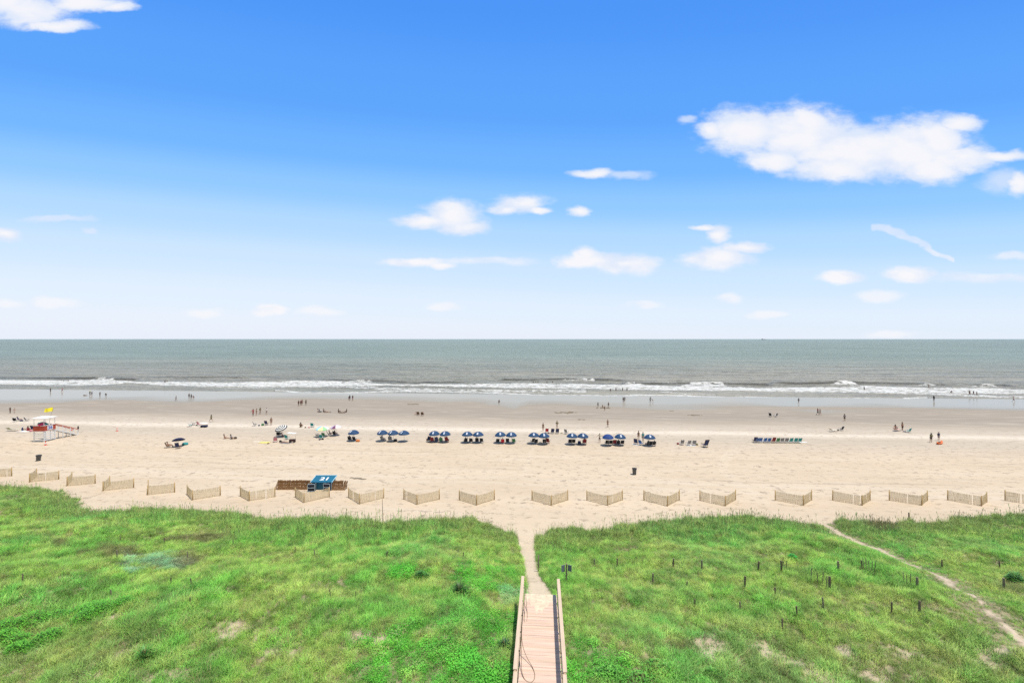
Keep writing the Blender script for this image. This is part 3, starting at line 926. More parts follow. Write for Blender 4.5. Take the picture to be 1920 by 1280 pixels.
# ropes hanging coiled on the left rail
rope_m = mat('old_rope', (0.20, 0.145, 0.10), 0.95, 0.3, 30)
def rope(name, pts, label):
    vs = []
    for x, y, z in pts:
        vs.append((BWX0 + x * CT + y * ST, BWY0 + y * CT - x * ST, z))
    # smooth the hand-placed points
    q = [Vector(p_) for p_ in vs]
    for _ in range(3):
        q2 = [q[0]]
        for a, b in zip(q[:-1], q[1:]): q2 += [a * .75 + b * .25, a * .25 + b * .75]
        q2.append(q[-1]); q = q2
    o0 = q[0].copy()
    o = MB().tube([p_ - o0 for p_ in q], 0.014, 6).build(name, rope_m, None, True, loc=o0)
    tag(o, label, 'rope', 'ropes on the boardwalk rail')
zr = deck_z(-2) + .04
rope('rope', [(-.88, -.6, zr + .8), (-.90, -1.0, zr + .55), (-.86, -1.5, zr + .3), (-.84, -2.1, zr + .06), (-.66, -2.55, zr + .0), (-.34, -2.65, zr), (-.20, -2.3, zr), (-.32, -1.8, zr), (-.62, -1.4, zr + .1), (-.84, -1.1, zr + .45), (-.88, -.8, zr + .7)],
     'brown rope with a wide loop lying on the near deck boards by the left rail')
zr = deck_z(2.5) + .04
rope('rope', [(-.88, 3.1, zr + .7), (-.90, 2.5, zr + .35), (-.84, 2.0, zr + .1), (-.88, 1.4, zr + .02), (-.78, 1.1, zr), (-.70, 1.5, zr), (-.72, 2.1, zr), (-.80, 2.6, zr + .2), (-.84, 3.0, zr + .6), (-.87, 3.2, zr + .75)],
     'tangled brown rope hanging from the far end of the left rail')

# ------------------------------------------------------------------ sand fences
FENCES = [((-22, 886), (-34, 896), (20, 892.8)), ((66.5, 894.5), (53.5, 904.4), (108.3, 898.9)), ((133, 902), (123.7, 911.5), (176.6, 906.8)),
          ((204, 910), (191.4, 920.8), (249, 914.5)), ((276.5, 917.5), (275.3, 928.2), (326, 923.3)), ((349.3, 927.5), (359.5, 938), (411.9, 929.3)),
          ((449.4, 930.6), (465.9, 939.7), (514.3, 932)), ((552.9, 932.5), (569, 942.9), (616.6, 932)), ((652.8, 933), (673.8, 945.3), (718.8, 934.4)),
          ((756.6, 935.9), (781.4, 946), (823.4, 936.7)), ((860.7, 937.8), (893.5, 947.5), (926.9, 937.4)), ((997.5, 938.2), (1034, 948), (1065, 938)),
          ((1100.7, 938.5), (1140, 948), (1167.6, 938.1)), ((1207.6, 938.3), (1252.6, 949.4), (1274.5, 937.8)), ((1313.2, 938.7), (1361, 949.2), (1380.3, 937.8)),
          ((1454.8, 938.3), (1508, 947.9), (1523.2, 938.3)), ((1562.8, 938.3), (1618.5, 948), (1633, 939)), ((1669.2, 938.5), (1730.3, 948), (1741, 939)),
          ((1779, 938), (1842.8, 949.2), (1852.6, 942)), ((1886.9, 938.5), (1950, 949), (1960, 940))]
FL = ['V-shaped sand fence cut off by the left edge of the photo', 'V-shaped slat sand fence below the leaning grey bin, with a scrap caught on its slats',
      'V-shaped slat sand fence right of the one below the leaning bin', 'V-shaped slat sand fence just above the pale bare hollow in the dune',
      'V-shaped slat sand fence with its left leg seen edge-on', 'V-shaped slat sand fence closest to the grass left of the chair stack',
      'V-shaped slat sand fence just left of the folded chair stack', 'V-shaped slat sand fence in front of the blue number 21 box',
      'V-shaped slat sand fence above the tall thin pole, right of the chair stack', 'V-shaped slat sand fence second left of the sand path',
      'V-shaped slat sand fence just left of the sand path mouth', 'V-shaped slat sand fence just right of the sand path mouth',
      'V-shaped slat sand fence left of the upright grey bin', 'V-shaped slat sand fence below and right of the upright grey bin',
      'V-shaped slat sand fence left of the wide gap in the fence line', 'V-shaped slat sand fence right of the wide gap in the fence line',
      'V-shaped slat sand fence above the head of the narrow dune trail', 'V-shaped slat sand fence above the short dark post on the grass edge',
      'V-shaped slat sand fence with a right leg bulging at its foot', 'V-shaped sand fence cut off by the right edge of the photo']
for fi, (Lp, Ap, Rp) in enumerate(FENCES):
    pl, pa, pr = G(*Lp), G(*Ap), G(*Rp)
    root = empty('sand_fence', pa)
    tag(root, FL[fi], 'fence', 'V-shaped sand fences along the dune foot')
    for q in (pl, pa, pr):
        v_ = q - pa
        lean_x = random.uniform(-.02, .02)
        MB().tube([v_ + Vector((0, 0, -.3)), v_ + Vector((lean_x, 0, 1.24 + random.uniform(-.03, .03)))], [.055, .05], 8).build('post', wood_post, root, True)
    for e in (pl, pr):
        v_ = e - pa; Lg = v_.length; dr = v_.normalized()
        b = MB()
        ns = max(8, int(Lg / 0.088))
        for i in range(1, ns):
            u_ = i / ns
            if random.random() < .03: continue
            q = v_ * u_
            top = 1.17 + random.uniform(-.025, .02) - .05 * math.sin(u_ * math.pi)
            b.box(q + Vector((0, 0, top / 2 - .02)), (.046, .012, top), rot=(random.uniform(-.02, .02), random.uniform(-.03, .03), math.atan2(dr.y, dr.x)))
        for zz in (.18, .42, .66, .9, 1.08):
            b.bar(dr * .03 + Vector((0, 0, zz)), v_ - dr * .03 + Vector((0, 0, zz)), .006, .012, mi=1)
        b.build('slat_panel', [wood_new, wire_m], root)
q = G(75.5, 900.5)
tag(MB().tube([(-.35, -.06, .78), (-.1, -.09, .86), (.1, -.08, .84), (.4, -.05, .95)], [.03, .07, .06, .02], 7).build('driftwood_scrap', dark_wood, None, True, loc=q), 'dark driftwood scrap caught on the sand fence below the leaning bin', 'driftwood')
# ------------------------------------------------------------------ stakes left standing in the dune grass
STK = [(1115, 1062, .5), (1158, 1066, 1), (1263, 1066, .9), (1317, 1070, 1), (1423, 1072, .9), (1467, 1075, 1.3), (1225, 1098, 1.1), (1398, 1107, 1.3), (1304, 1144, .7), (1390, 1152, .8),
       (1469, 1186, .7), (1456, 1122, .6), (1574, 1074, 1), (1619, 1068, .6), (1558.5, 1108, 1.3), (1723, 1106, 1.0), (1769, 1066, .6), (1878, 1069, .7), (1886, 1106, .9), (1727.5, 1154, 1),
       (1675, 1152, .8), (1547, 1145, .8), (1496.5, 1160, .8), (1706.4, 975, 1.1), (1288, 1106, .4),
       (224, 1015, .5), (305.5, 1022, .8), (436, 1024, .5), (318, 1100, .7), (357, 1101, .6), (206, 1124, .7), (39, 1095, .7), (354.5, 1138, .6), (217, 1050, 1.2),
       (684, 1047, .6), (724, 1050, .9), (817.5, 1050, .4), (868, 1050, .8), (618, 1122, .6), (589, 1044, .6), (552.5, 1038, .6), (666, 1126, .6), (350, 1050, .8)]
def side(px):
    return 'left' if px < 980 else 'right'
for i, (px, py, hh) in enumerate(STK):
    q = G(px, py)
    r_ = (.058 if hh > .8 else .04) * (1 if px > 980 else .8)
    h_ = .38 + hh * (.36 if px > 980 else .26)
    lx, ly = random.uniform(-.06, .06), random.uniform(-.05, .05)
    o_ = MB().tube([(0, 0, -.4), (lx * .4, ly * .4, h_ * .5), (lx, ly, h_), (lx, ly, h_ + .01)], [r_, r_ * 1.02, r_ * .95, r_ * .6], 8).build('wooden_stake', dark_wood if i % 3 else grey_wood, None, False, loc=q)
    k_ = sorted([a for a, b, c in STK if side(a) == side(px)]).index(px) + 1
    order = {1: 'first', 2: 'second', 3: 'third'}.get(k_, '%dth' % k_)
    if py < 990:
        lab = 'short dark post standing on the seaward edge of the right dune'
    else:
        lab = '%s stake in the grass %s of the boardwalk, %s from the left' % ('stout dark' if hh > .8 else 'thin dark', side(px), order)
    tag(o_, lab, 'stake', 'old fence stakes in the dune grass')
# remnants of buried sand fence
for (pts, lab) in (([(1523, 1094), (1535, 1099)], 'short buried slat fence remnant left of the stoutest stake on the right dune'),
                   ([(1545, 1098), (1556, 1106)], 'buried slat fence remnant ending at the stoutest stake on the right dune'),
                   ([(1621, 1070), (1643, 1078)], 'low brown slat fence remnant in grass below the narrow trail'),
                   ([(1469, 1070), (1476, 1073)], 'two loose grey slats right of the tall stake on the right dune'),
                   ([(1697, 1098), (1710, 1100)], 'dark slat fence remnant nearly swallowed by grass near the trail')):
    a, b = G(*pts[0]), G(*pts[1])
    root = MB(); n_ = max(2, int((b - a).length / .16))
    for i in range(n_ + 1):
        u_ = i / n_
        q = (b - a) * u_; h_ = random.uniform(.75, 1.1)
        if random.random() < .15: continue
        root.box(q + Vector((0, 0, h_ / 2 - .1)), (.04, .014, h_), rot=(random.uniform(-.12, .12), random.uniform(-.12, .12), 0))
    o_ = root.build('slat_fence_remnant', grey_wood, None, loc=a)
    tag(o_, lab, 'fence remnant')
# thin marker pole, path post, sign seen from behind
q = G(717.5, 982)
tag(MB().tube([(0, 0, -.5), (-.08, 0, 2.6)], [.035, .028], 8).build('marker_pole', grey_wood, None, True, loc=q), 'tall thin grey pole rising from the grass edge on the left dune', 'pole')
q = G(1009.5, 1073)
tag(MB().tube([(0, 0, -.4), (.01, 0, 1.25), (.01, 0, 1.27)], [.05, .045, .02], 8).build('path_post', grey_wood, None, True, loc=q), 'lone wooden post at the right side of the sand path', 'post')
q = G(1062.5, 1094)
sg = empty('sign_post', q, -TH)
tag(sg, 'signpost beside the right rail end with two grey boards seen from behind', 'sign')
MB().bar((0, 0, -.3), (0, 0, 1.32), .1, .1).build('post', grey_wood, sg)
grey_pl = mat('sign_back_grey', (0.16, 0.19, 0.24), .5, .1)
MB().box((-.23, -.02, 1.0), (.26, .03, .46), rot=(0, 0, .5)).build('sign_board', grey_pl, sg)
MB().box((.22, -.02, 1.04), (.26, .03, .42), rot=(0, 0, -.4)).build('sign_board', grey_pl, sg)

# ------------------------------------------------------------------ distinct shrubs
def leaf_mat(name, col):
    m, N, p, o = new_mat(name)
    g = N.n('ShaderNodeNewGeometry')
    nn = N.noise(g.outputs['Position'], 5.0, 3)
    cc = N.mix(N.ramp(nn, .35, .65), tuple(c * .6 for c in col), tuple(min(1, c * 1.25) for c in col))
    N.put(p.inputs['Base Color'], cc); p.inputs['Roughness'].default_value = .5
    up = N.v('NORMALIZE', N.v('ADD', N.v('MULTIPLY', g.outputs['Normal'], (.6, .6, .6)), (0, 0, .6)))
    N.put(p.inputs['Normal'], up)
    t_ = N.n('ShaderNodeBsdfTranslucent'); N.put(t_.inputs[0], cc)
    x = N.n('ShaderNodeMixShader'); x.inputs[0].default_value = .25
    m.node_tree.links.new(p.outputs[0], x.inputs[1]); m.node_tree.links.new(t_.outputs[0], x.inputs[2]); m.node_tree.links.new(x.outputs[0], o.inputs[0])
    return m
def shrub(px, py, rx, ry, h, nl, col, label, kind='leaf', lobes=None, cat='shrub', nm='shrub', lw=.05):
    q = G(px, py)
    root = empty(nm, q); tag(root, label, cat)
    r_ = random.Random(px)
    vs, fs = [], []
    lobes = lobes or [(0, 0, 1)]
    for i in range(nl):
        lx, ly, ls = r_.choice(lobes)
        a = r_.uniform(0, 6.283); rr = math.sqrt(r_.random())
        if kind == 'blade':
            e = r_.uniform(.15, 1.35)
            L_ = h * r_.uniform(.7, 1.1)
            d = Vector((math.cos(a) * math.cos(e), math.sin(a) * math.cos(e), math.sin(e)))
            s_v = Vector((-math.sin(a), math.cos(a), 0)) * lw * .5
            b0 = Vector((lx * rx, ly * ry, 0))
            b = len(vs)
            mid = b0 + d * L_ * .55; tip = b0 + d * L_ - Vector((0, 0, .16 * L_ * (1.3 - e)))
            vs += [tuple(b0 - s_v), tuple(b0 + s_v), tuple(mid + s_v), tuple(tip), tuple(mid - s_v)]
            fs += [(b, b + 1, b + 2, b + 4), (b + 4, b + 2, b + 3)]
            continue
        x, y = lx * rx + math.cos(a) * rr * rx * ls * .5, ly * ry + math.sin(a) * rr * ry * ls * .5
        z = h * (1 - rr ** 2 * .8) * r_.uniform(.35, 1.0) * (.7 + .3 * ls)
        gz = float(ground_z(q.x + x, q.y + y)) - q.z
        L_ = lw * r_.uniform(1.5, 3)
        a2 = r_.uniform(0, 6.283); e = r_.uniform(-.2, .8)
        d = Vector((math.cos(a2) * math.cos(e), math.sin(a2) * math.cos(e), math.sin(e)))
        s_v = Vector((-math.sin(a2), math.cos(a2), 0)) * lw * .6
        c0 = Vector((x, y, z + gz)); b = len(vs)
        vs += [tuple(c0), tuple(c0 + d * L_ * .5 + s_v), tuple(c0 + d * L_), tuple(c0 + d * L_ * .5 - s_v)]
        fs.append((b, b + 1, b + 2, b + 3))
    me = bpy.data.meshes.new('foliage'); me.from_pydata(vs, [], fs); me.materials.append(leaf_mat('leaves_' + str(px), col))
    f_ = bpy.data.objects.new('foliage', me); COL.objects.link(f_); f_.parent = root
    st = MB()
    for i in range(7):
        lx, ly, ls = r_.choice(lobes); a = r_.uniform(0, 6.283)
        st.tube([(lx * rx * .4, ly * ry * .4, -.1), (lx * rx * .7, ly * ry * .7, h * .3), (lx * rx + math.cos(a) * rx * .2, ly * ry + math.sin(a) * ry * .2, h * .6)], [.025, .018, .008], 5)
    st.build('stem', mat('twig_brown', (.10, .07, .04), .9), root)
shrub(106, 1180, 2.3, 1.8, .6, 11000, (.15, .46, .04), 'bright green spreading shrub with a dark hollow on the lower left dune', lobes=[(-.95, -.2, .7), (-.7, .2, .8), (-.4, .5, .8), (-.1, .7, .7), (.25, .6, .8), (.6, .5, .8), (.9, .8, .6), (.45, .15, .6), (.2, -.5, .6), (-.3, -.65, .6), (-.65, -.55, .6), (0, -.95, .5)], lw=.042)
shrub(861, 1117, .55, .5, .95, 320, (.07, .17, .03), 'dark green rounded grass clump left of the boardwalk', 'blade', cat='plant', nm='grass_clump', lw=.03)
shrub(946, 1217, .5, .5, .6, 90, (.03, .13, .05), 'dark spiky plant close to the left rail of the boardwalk', 'blade', cat='plant', nm='spiky_plant', lw=.035)
shrub(1487, 1049, .7, .5, .4, 500, (.05, .42, .05), 'vivid green low plant between stakes on the right dune', cat='plant', nm='low_plant')
shrub(1907, 1092, .9, .9, .7, 900, (.12, .33, .06), 'green bushy plant near the right edge of the photo', cat='shrub')
shrub(268, 1237, .5, .5, .7, 160, (.10, .33, .05), 'upright green grass clump at the lower left of the dune', 'blade', cat='plant', nm='grass_clump', lw=.03)
shrub(790, 1085, 1.0, .7, .5, 900, (.10, .30, .05), 'leafy green plant in a dip on the left dune', cat='plant', nm='low_plant')
shrub(1240, 1276, 2.4, 1.2, .38, 2600, (.14, .42, .05), 'fresh green leafy shrub at the bottom edge right of the boardwalk', cat='shrub', lobes=[(-.9, .2, .7), (-.4, -.2, .9), (.1, .3, .8), (.6, -.1, .7), (1.0, .4, .4)])

# ------------------------------------------------------------------ people
def skin_mesh(name, J, E, R, root, sub=1):
    names = list(J); ix = {k: i for i, k in enumerate(names)}
    me = bpy.data.meshes.new(name + '_bones')
    me.from_pydata([J[k] for k in names], [(ix[a], ix[b]) for a, b in E], [])
    ob = bpy.data.objects.new(name + '_bones', me)
    COL.objects.link(ob)
    md = ob.modifiers.new('skin', 'SKIN'); md.use_smooth_shade = True
    for i, k in enumerate(names):
        r_ = R[k]
        me.skin_vertices[0].data[i].radius = (r_, r_) if not isinstance(r_, tuple) else r_
        me.skin_vertices[0].data[i].use_root = (k == root)
    if sub:
        sd = ob.modifiers.new('sub', 'SUBSURF'); sd.levels = sub
    dg = bpy.context.evaluated_depsgraph_get()
    dg.update()
    out = bpy.data.meshes.new_from_object(ob.evaluated_get(dg))
    out.name = name
    bpy.data.objects.remove(ob)
    return out
BASE = dict(pelvis=(0, 0, .93), waist=(0, 0, 1.08), chest=(0, 0, 1.30), neckb=(0, 0, 1.44), neck=(0, .005, 1.51), head=(0, .015, 1.59), crown=(0, .0, 1.68),
            nose=(0, .115, 1.585), chin=(0, .075, 1.52),
            shL=(-.175, 0, 1.40), elL=(-.215, -.02, 1.13), wrL=(-.225, .05, .89), haL=(-.225, .065, .83),
            shR=(.175, 0, 1.40), elR=(.215, -.02, 1.13), wrR=(.225, .05, .89), haR=(.225, .065, .83),
            hiL=(-.095, 0, .88), knL=(-.10, .015, .49), anL=(-.105, -.02, .09), toL=(-.115, .13, .03),
            hiR=(.095, 0, .88), knR=(.10, .015, .49), anR=(.105, -.02, .09), toR=(.115, .13, .03))
RAD = dict(pelvis=.125, waist=.108, chest=.135, neckb=.075, neck=.05, head=.088, crown=.07, nose=.014, chin=.03,
           shL=.056, elL=.04, wrL=.026, haL=.034, shR=.056, elR=.04, wrR=.026, haR=.034,
           hiL=.088, knL=.056, anL=.038, toL=.03, hiR=.088, knR=.056, anR=.038, toR=.03)
EDG = [('pelvis', 'waist'), ('waist', 'chest'), ('chest', 'neckb'), ('neckb', 'neck'), ('neck', 'head'), ('head', 'crown'), ('head', 'nose'), ('neck', 'chin'),
       ('chest', 'shL'), ('shL', 'elL'), ('elL', 'wrL'), ('wrL', 'haL'), ('chest', 'shR'), ('shR', 'elR'), ('elR', 'wrR'), ('wrR', 'haR'),
       ('pelvis', 'hiL'), ('hiL', 'knL'), ('knL', 'anL'), ('anL', 'toL'), ('pelvis', 'hiR'), ('hiR', 'knR'), ('knR', 'anR'), ('anR', 'toR')]
def lerp3(a, b, t): return tuple(a[i] + (b[i] - a[i]) * t for i in range(3))
def tilt_upper(P_, ang, keys=None):
    """bend the trunk forward about the hips"""
    c, s_ = math.cos(ang), math.sin(ang)
    py, pz = P_['pelvis'][1], P_['pelvis'][2]
    for k in ('waist', 'chest', 'neckb', 'neck', 'head', 'crown', 'nose', 'chin', 'shL', 'shR', 'elL', 'elR', 'wrL', 'wrR', 'haL', 'haR'):
        x, y, z = P_[k]; y -= py; z -= pz
        P_[k] = (x, py + y * c + z * s_, pz - y * s_ + z * c)
    return P_
POSES = {}
def pose(name, **kw):
    P_ = dict(BASE); P_.update(kw); POSES[name] = P_
pose('stand')
pose('stand_hip', elL=(-.31, -.05, 1.18), wrL=(-.17, .03, 1.0), haL=(-.13, .04, .98), knR=(.12, .06, .50), anR=(.15, .03, .09), toR=(.18, .17, .03))
pose('walk', knL=(-.09, .20, .52), anL=(-.09, .24, .10), toL=(-.09, .39, .06), knR=(.09, -.04, .48), anR=(.09, -.33, .17), toR=(.09, -.24, .05),
     elL=(-.22, -.14, 1.15), wrL=(-.22, -.06, .92), haL=(-.22, -.03, .86), elR=(.22, .08, 1.14), wrR=(.21, .26, .96), haR=(.21, .31, .93))
pose('stride', knL=(-.09, .28, .56), anL=(-.09, .46, .14), toL=(-.09, .60, .11), knR=(.09, -.14, .50), anR=(.09, -.46, .20), toR=(.09, -.39, .06),
     elL=(-.22, -.18, 1.17), wrL=(-.22, -.16, .93), haL=(-.22, -.14, .87), elR=(.22, .14, 1.16), wrR=(.21, .32, 1.02), haR=(.21, .37, 1.0))
pose('arms_out', elL=(-.45, 0, 1.38), wrL=(-.68, .02, 1.36), haL=(-.75, .02, 1.36), elR=(.40, .0, 1.30), wrR=(.50, .12, 1.1), haR=(.52, .15, 1.06))
pose('arms_bent', elL=(-.27, .0, 1.15), wrL=(-.14, .24, 1.16), haL=(-.09, .29, 1.18), elR=(.27, .0, 1.15), wrR=(.14, .24, 1.16), haR=(.09, .29, 1.18))
pose('arm_up', elL=(-.34, .05, 1.5), wrL=(-.16, .10, 1.66), haL=(-.12, .11, 1.70))
P_ = dict(BASE); P_.update(elL=(-.2, .12, 1.25), wrL=(-.2, .32, 1.15), haL=(-.2, .37, 1.1), elR=(.2, .12, 1.25), wrR=(.2, .32, 1.15), haR=(.2, .37, 1.1)); POSES['bend'] = tilt_upper(P_, rad(68))
P_ = dict(BASE)
P_.update(pelvis=(0, 0, .30)); 
for k in ('waist', 'chest', 'neckb', 'neck', 'head', 'crown', 'nose', 'chin', 'shL', 'shR', 'elL', 'elR', 'wrL', 'wrR', 'haL', 'haR'):
    x, y, z = BASE[k]; P_[k] = (x, y, z - .63)
P_ = tilt_upper(P_, rad(35))
P_.update(hiL=(-.1, .03, .30), knL=(-.19, .36, .50), anL=(-.15, .12, .09), toL=(-.17, .27, .03), hiR=(.1, .03, .30), knR=(.19, .36, .50), anR=(.15, .12, .09), toR=(.17, .27, .03),
          elL=(-.25, .46, .55), wrL=(-.16, .62, .34), haL=(-.14, .66, .28), elR=(.25, .46, .55), wrR=(.16, .62, .34), haR=(.14, .66, .28))
POSES['crouch'] = P_
def seated(back, seat, knee_z, knee_y, foot_y, foot_z=.08):
    P_ = dict(BASE)
    P_['pelvis'] = (0, 0, seat)
    for k in ('waist', 'chest', 'neckb', 'neck', 'head', 'crown', 'nose', 'chin', 'shL', 'shR', 'elL', 'elR', 'wrL', 'wrR', 'haL', 'haR'):
        x, y, z = BASE[k]; P_[k] = (x, y, z - .93 + seat)
    P_ = tilt_upper(P_, -rad(back))
    # head kept more upright than the back
    hx = P_['neck']
    P_.update(head=(0, hx[1] + .02, hx[2] + .085), crown=(0, hx[1] + .01, hx[2] + .175), nose=(0, hx[1] + .125, hx[2] + .08), chin=(0, hx[1] + .08, hx[2] + .01))
    for s_, sg_ in (('L', -1), ('R', 1)):
        P_['hi' + s_] = (sg_ * .1, .02, seat - .01); P_['kn' + s_] = (sg_ * .14, knee_y, knee_z); P_['an' + s_] = (sg_ * .14, foot_y, foot_z); P_['to' + s_] = (sg_ * .16, foot_y + .12, foot_z + .05)
        P_['el' + s_] = (sg_ * .29, P_['sh' + s_][1] + .08, P_['sh' + s_][2] - .26); P_['wr' + s_] = (sg_ * .28, P_['el' + s_][1] + .24, P_['el' + s_][2] + .0); P_['ha' + s_] = (sg_ * .27, P_['wr' + s_][1] + .06, P_['wr' + s_][2])
    return P_
POSES['sit_chair'] = seated(24, .33, .47, .40, .62)
POSES['sit_ground'] = seated(-6, .13, .42, .36, .58)
POSES['sit_long'] = seated(12, .13, .16, .44, .84)
POSES['lounge'] = seated(52, .40, .46, .43, .84, .36)
P_ = {}
for k, (x, y, z) in BASE.items(): P_[k] = (x, z - .85, .13 - y * .8)      # lying face down
P_.update(anL=(-.14, -.76, .06), anR=(.12, -.76, .06), toL=(-.15, -.88, .03), toR=(.13, -.88, .03), knL=(-.13, -.36, .07), knR=(.11, -.36, .07),
          elL=(-.36, .62, .07), wrL=(-.22, .80, .06), haL=(-.16, .83, .05), elR=(.36, .62, .07), wrR=(.22, .80, .06), haR=(.16, .83, .05))
POSES['lie'] = P_
_pm = {}
def person_meshes(ps):
    if ps in _pm: return _pm[ps]
    P_ = dict(POSES[ps]); R = dict(RAD); E = list(EDG)
    # palms carry four unequal bent fingers and a side thumb
    for s_, sg_ in (('L', -1), ('R', 1)):
        w_, h_ = Vector(P_['wr' + s_]), Vector(P_['ha' + s_])
        d = (h_ - w_).normalized()
        sx = d.cross(Vector((0, 1, 0))) if abs(d.y) < .9 else Vector((1, 0, 0)); sx.normalize()
        up = sx.cross(d).normalized()
        for j, ln in enumerate((.062, .072, .068, .054)):
            b0 = h_ + sx * (.027 - .018 * j) + d * .03
            k1, k2 = 'f%s%da' % (s_, j), 'f%s%db' % (s_, j)
            P_[k1] = tuple(b0 + d * ln * .5 + up * .004); P_[k2] = tuple(b0 + d * ln * .9 + up * ln * .35)
            R[k1] = .0095; R[k2] = .007
            E += [('ha' + s_, k1), (k1, k2)]
        P_['t%s' % s_] = tuple(h_ + sx * .055 + d * .012 + up * .02); R['t%s' % s_] = .010
        E.append(('ha' + s_, 't%s' % s_))
    body = skin_mesh('person_body', P_, E, R, 'pelvis', 1)
    J = POSES[ps]
    # swim shorts / briefs
    def sub(keys, edges, rr, nm, extra=None):
        JJ = {k: J[k] for k in keys if k in J}
        if extra: JJ.update(extra)
        return skin_mesh(nm, JJ, edges, rr, keys[0], 1)
    tl, trr = lerp3(J['hiL'], J['knL'], .62), lerp3(J['hiR'], J['knR'], .62)
    shorts = sub(['pelvis', 'waist', 'hiL', 'hiR'], [('pelvis', 'wz'), ('pelvis', 'hiL'), ('pelvis', 'hiR'), ('hiL', 'tl'), ('hiR', 'tr')],
                 dict(pelvis=.148, waist=.13, wz=.132, hiL=.108, hiR=.108, tl=.098, tr=.098), 'shorts', dict(tl=tl, tr=trr, wz=lerp3(J['pelvis'], J['waist'], .6))) if False else None
    def sk(nm, JJ, EE, RR, root): return skin_mesh(nm, JJ, EE, RR, root, 1)
    wz = lerp3(J['pelvis'], J['waist'], .6)
    shorts = sk('shorts', dict(pelvis=J['pelvis'], wz=wz, hiL=J['hiL'], hiR=J['hiR'], tl=tl, tr=trr), [('pelvis', 'wz'), ('pelvis', 'hiL'), ('pelvis', 'hiR'), ('hiL', 'tl'), ('hiR', 'tr')],
                dict(pelvis=.148, wz=.134, hiL=.11, hiR=.11, tl=.098, tr=.098), 'pelvis')
    al, ar = lerp3(J['shL'], J['elL'], .6), lerp3(J['shR'], J['elR'], .6)
    shirt = sk('shirt', dict(pelvis=J['pelvis'], waist=J['waist'], chest=J['chest'], neckb=J['neckb'], shL=J['shL'], shR=J['shR'], al=al, ar=ar),
               [('pelvis', 'waist'), ('waist', 'chest'), ('chest', 'neckb'), ('chest', 'shL'), ('chest', 'shR'), ('shL', 'al'), ('shR', 'ar')],
               dict(pelvis=.15, waist=.138, chest=.155, neckb=.085, shL=.076, shR=.076, al=.07, ar=.07), 'chest')
    suit = sk('swimsuit', dict(pelvis=J['pelvis'], waist=J['waist'], chest=J['chest'], up=lerp3(J['chest'], J['neckb'], .45), hiL=lerp3(J['pelvis'], J['hiL'], .7), hiR=lerp3(J['pelvis'], J['hiR'], .7)),
              [('pelvis', 'waist'), ('waist', 'chest'), ('chest', 'up'), ('pelvis', 'hiL'), ('pelvis', 'hiR')],
              dict(pelvis=.14, waist=.12, chest=.15, up=.13, hiL=.1, hiR=.1), 'waist')
    hd, cr = Vector(J['head']), Vector(J['crown'])
    hb = hd + (cr - hd) * .55 - Vector((0, .022, 0)) * (1 if ps != 'lie' else 0)
    hair = sk('hair', dict(a=tuple(hb), b=tuple(hb + (cr - hd) * .4), c=tuple(hd - Vector((0, .05, .03)) if ps != 'lie' else hd + Vector((0, 0, .05)))), [('a', 'b'), ('a', 'c')], dict(a=.094, b=.07, c=.07), 'a')
    _pm[ps] = dict(body=body, shorts=shorts, shirt=shirt, suit=suit, hair=hair)
    return _pm[ps]
CLO = dict(skin=(.42, .25, .17), tan=(.30, .17, .11), deep=(.16, .09, .06), pale=(.55, .37, .28),
           black=(.02, .02, .025), navy=(.03, .045, .12), blue=(.05, .14, .38), red=(.45, .03, .04), olive=(.16, .15, .07), white=(.7, .7, .68), grey=(.22, .22, .23),
           purple=(.14, .06, .22), pink=(.6, .25, .28), teal=(.04, .28, .28), brown=(.13, .075, .045), blond=(.45, .33, .16), dark=(.03, .022, .018), orange=(.6, .2, .06),
           cream=(.62, .56, .44), yellow=(.7, .6, .15), green=(.06, .2, .08), maroon=(.22, .03, .04))
def cmat(k): return mat('cloth_' + k if k not in ('skin', 'tan', 'deep', 'pale') else 'skin_' + k, CLO[k], .8, .08, 12)
def person(px, py, ps, rz, label, skin='tan', top=None, bottom='black', suit=None, hair='dark', scale=1.0, loc=None, z=None, hat=None, group=None):
    M_ = person_meshes(ps)
    q = loc or G(px, py)
    if z is not None: q = Vector((q.x, q.y, z))
    o = bpy.data.objects.new('person', M_['body']); COL.objects.link(o)
    def setm(ob, k):
        if not ob.data.materials: ob.data.materials.append(cmat('tan'))
        ob.material_slots[0].link = 'OBJECT'; ob.material_slots[0].material = cmat(k)
    setm(o, skin)
    o.location = q; o.rotation_euler = (0, 0, rad(rz)); o.scale = (scale,) * 3
    parts_ = [('hair', hair)] if not hat else []
    if suit: parts_.append(('suit', suit))
    else:
        if bottom: parts_.append(('shorts', bottom))
        if top: parts_.append(('shirt', top))
    for k, c_ in parts_:
        c = bpy.data.objects.new(dict(suit='swimsuit').get(k, k), M_[k]); COL.objects.link(c); c.parent = o; setm(c, c_)
    if hat:
        hd = Vector(POSES[ps]['head'])
        b = MB().lathe([(.19, .03), (.185, .045), (.10, .05), (.095, .12), (.05, .15), (.0, .155)], 14, Matrix.Translation(hd))
        b.build('hat', cmat(hat), o, True)
    tag(o, label, 'person', group)
    return o
# z of the water where people wade
def wade(px, py, ps, rz, label, deep_=.35, **kw):
    k = (py - HY) / F
    d = (CAMH - WATER) / k
    X = (px - CX) / F * d
    sc = kw.get('scale', 1.0)
    return person(px, py, ps, rz, label, loc=Vector((X, d, WATER - deep_ * sc)), **kw)
g1 = 'people at the water edge'
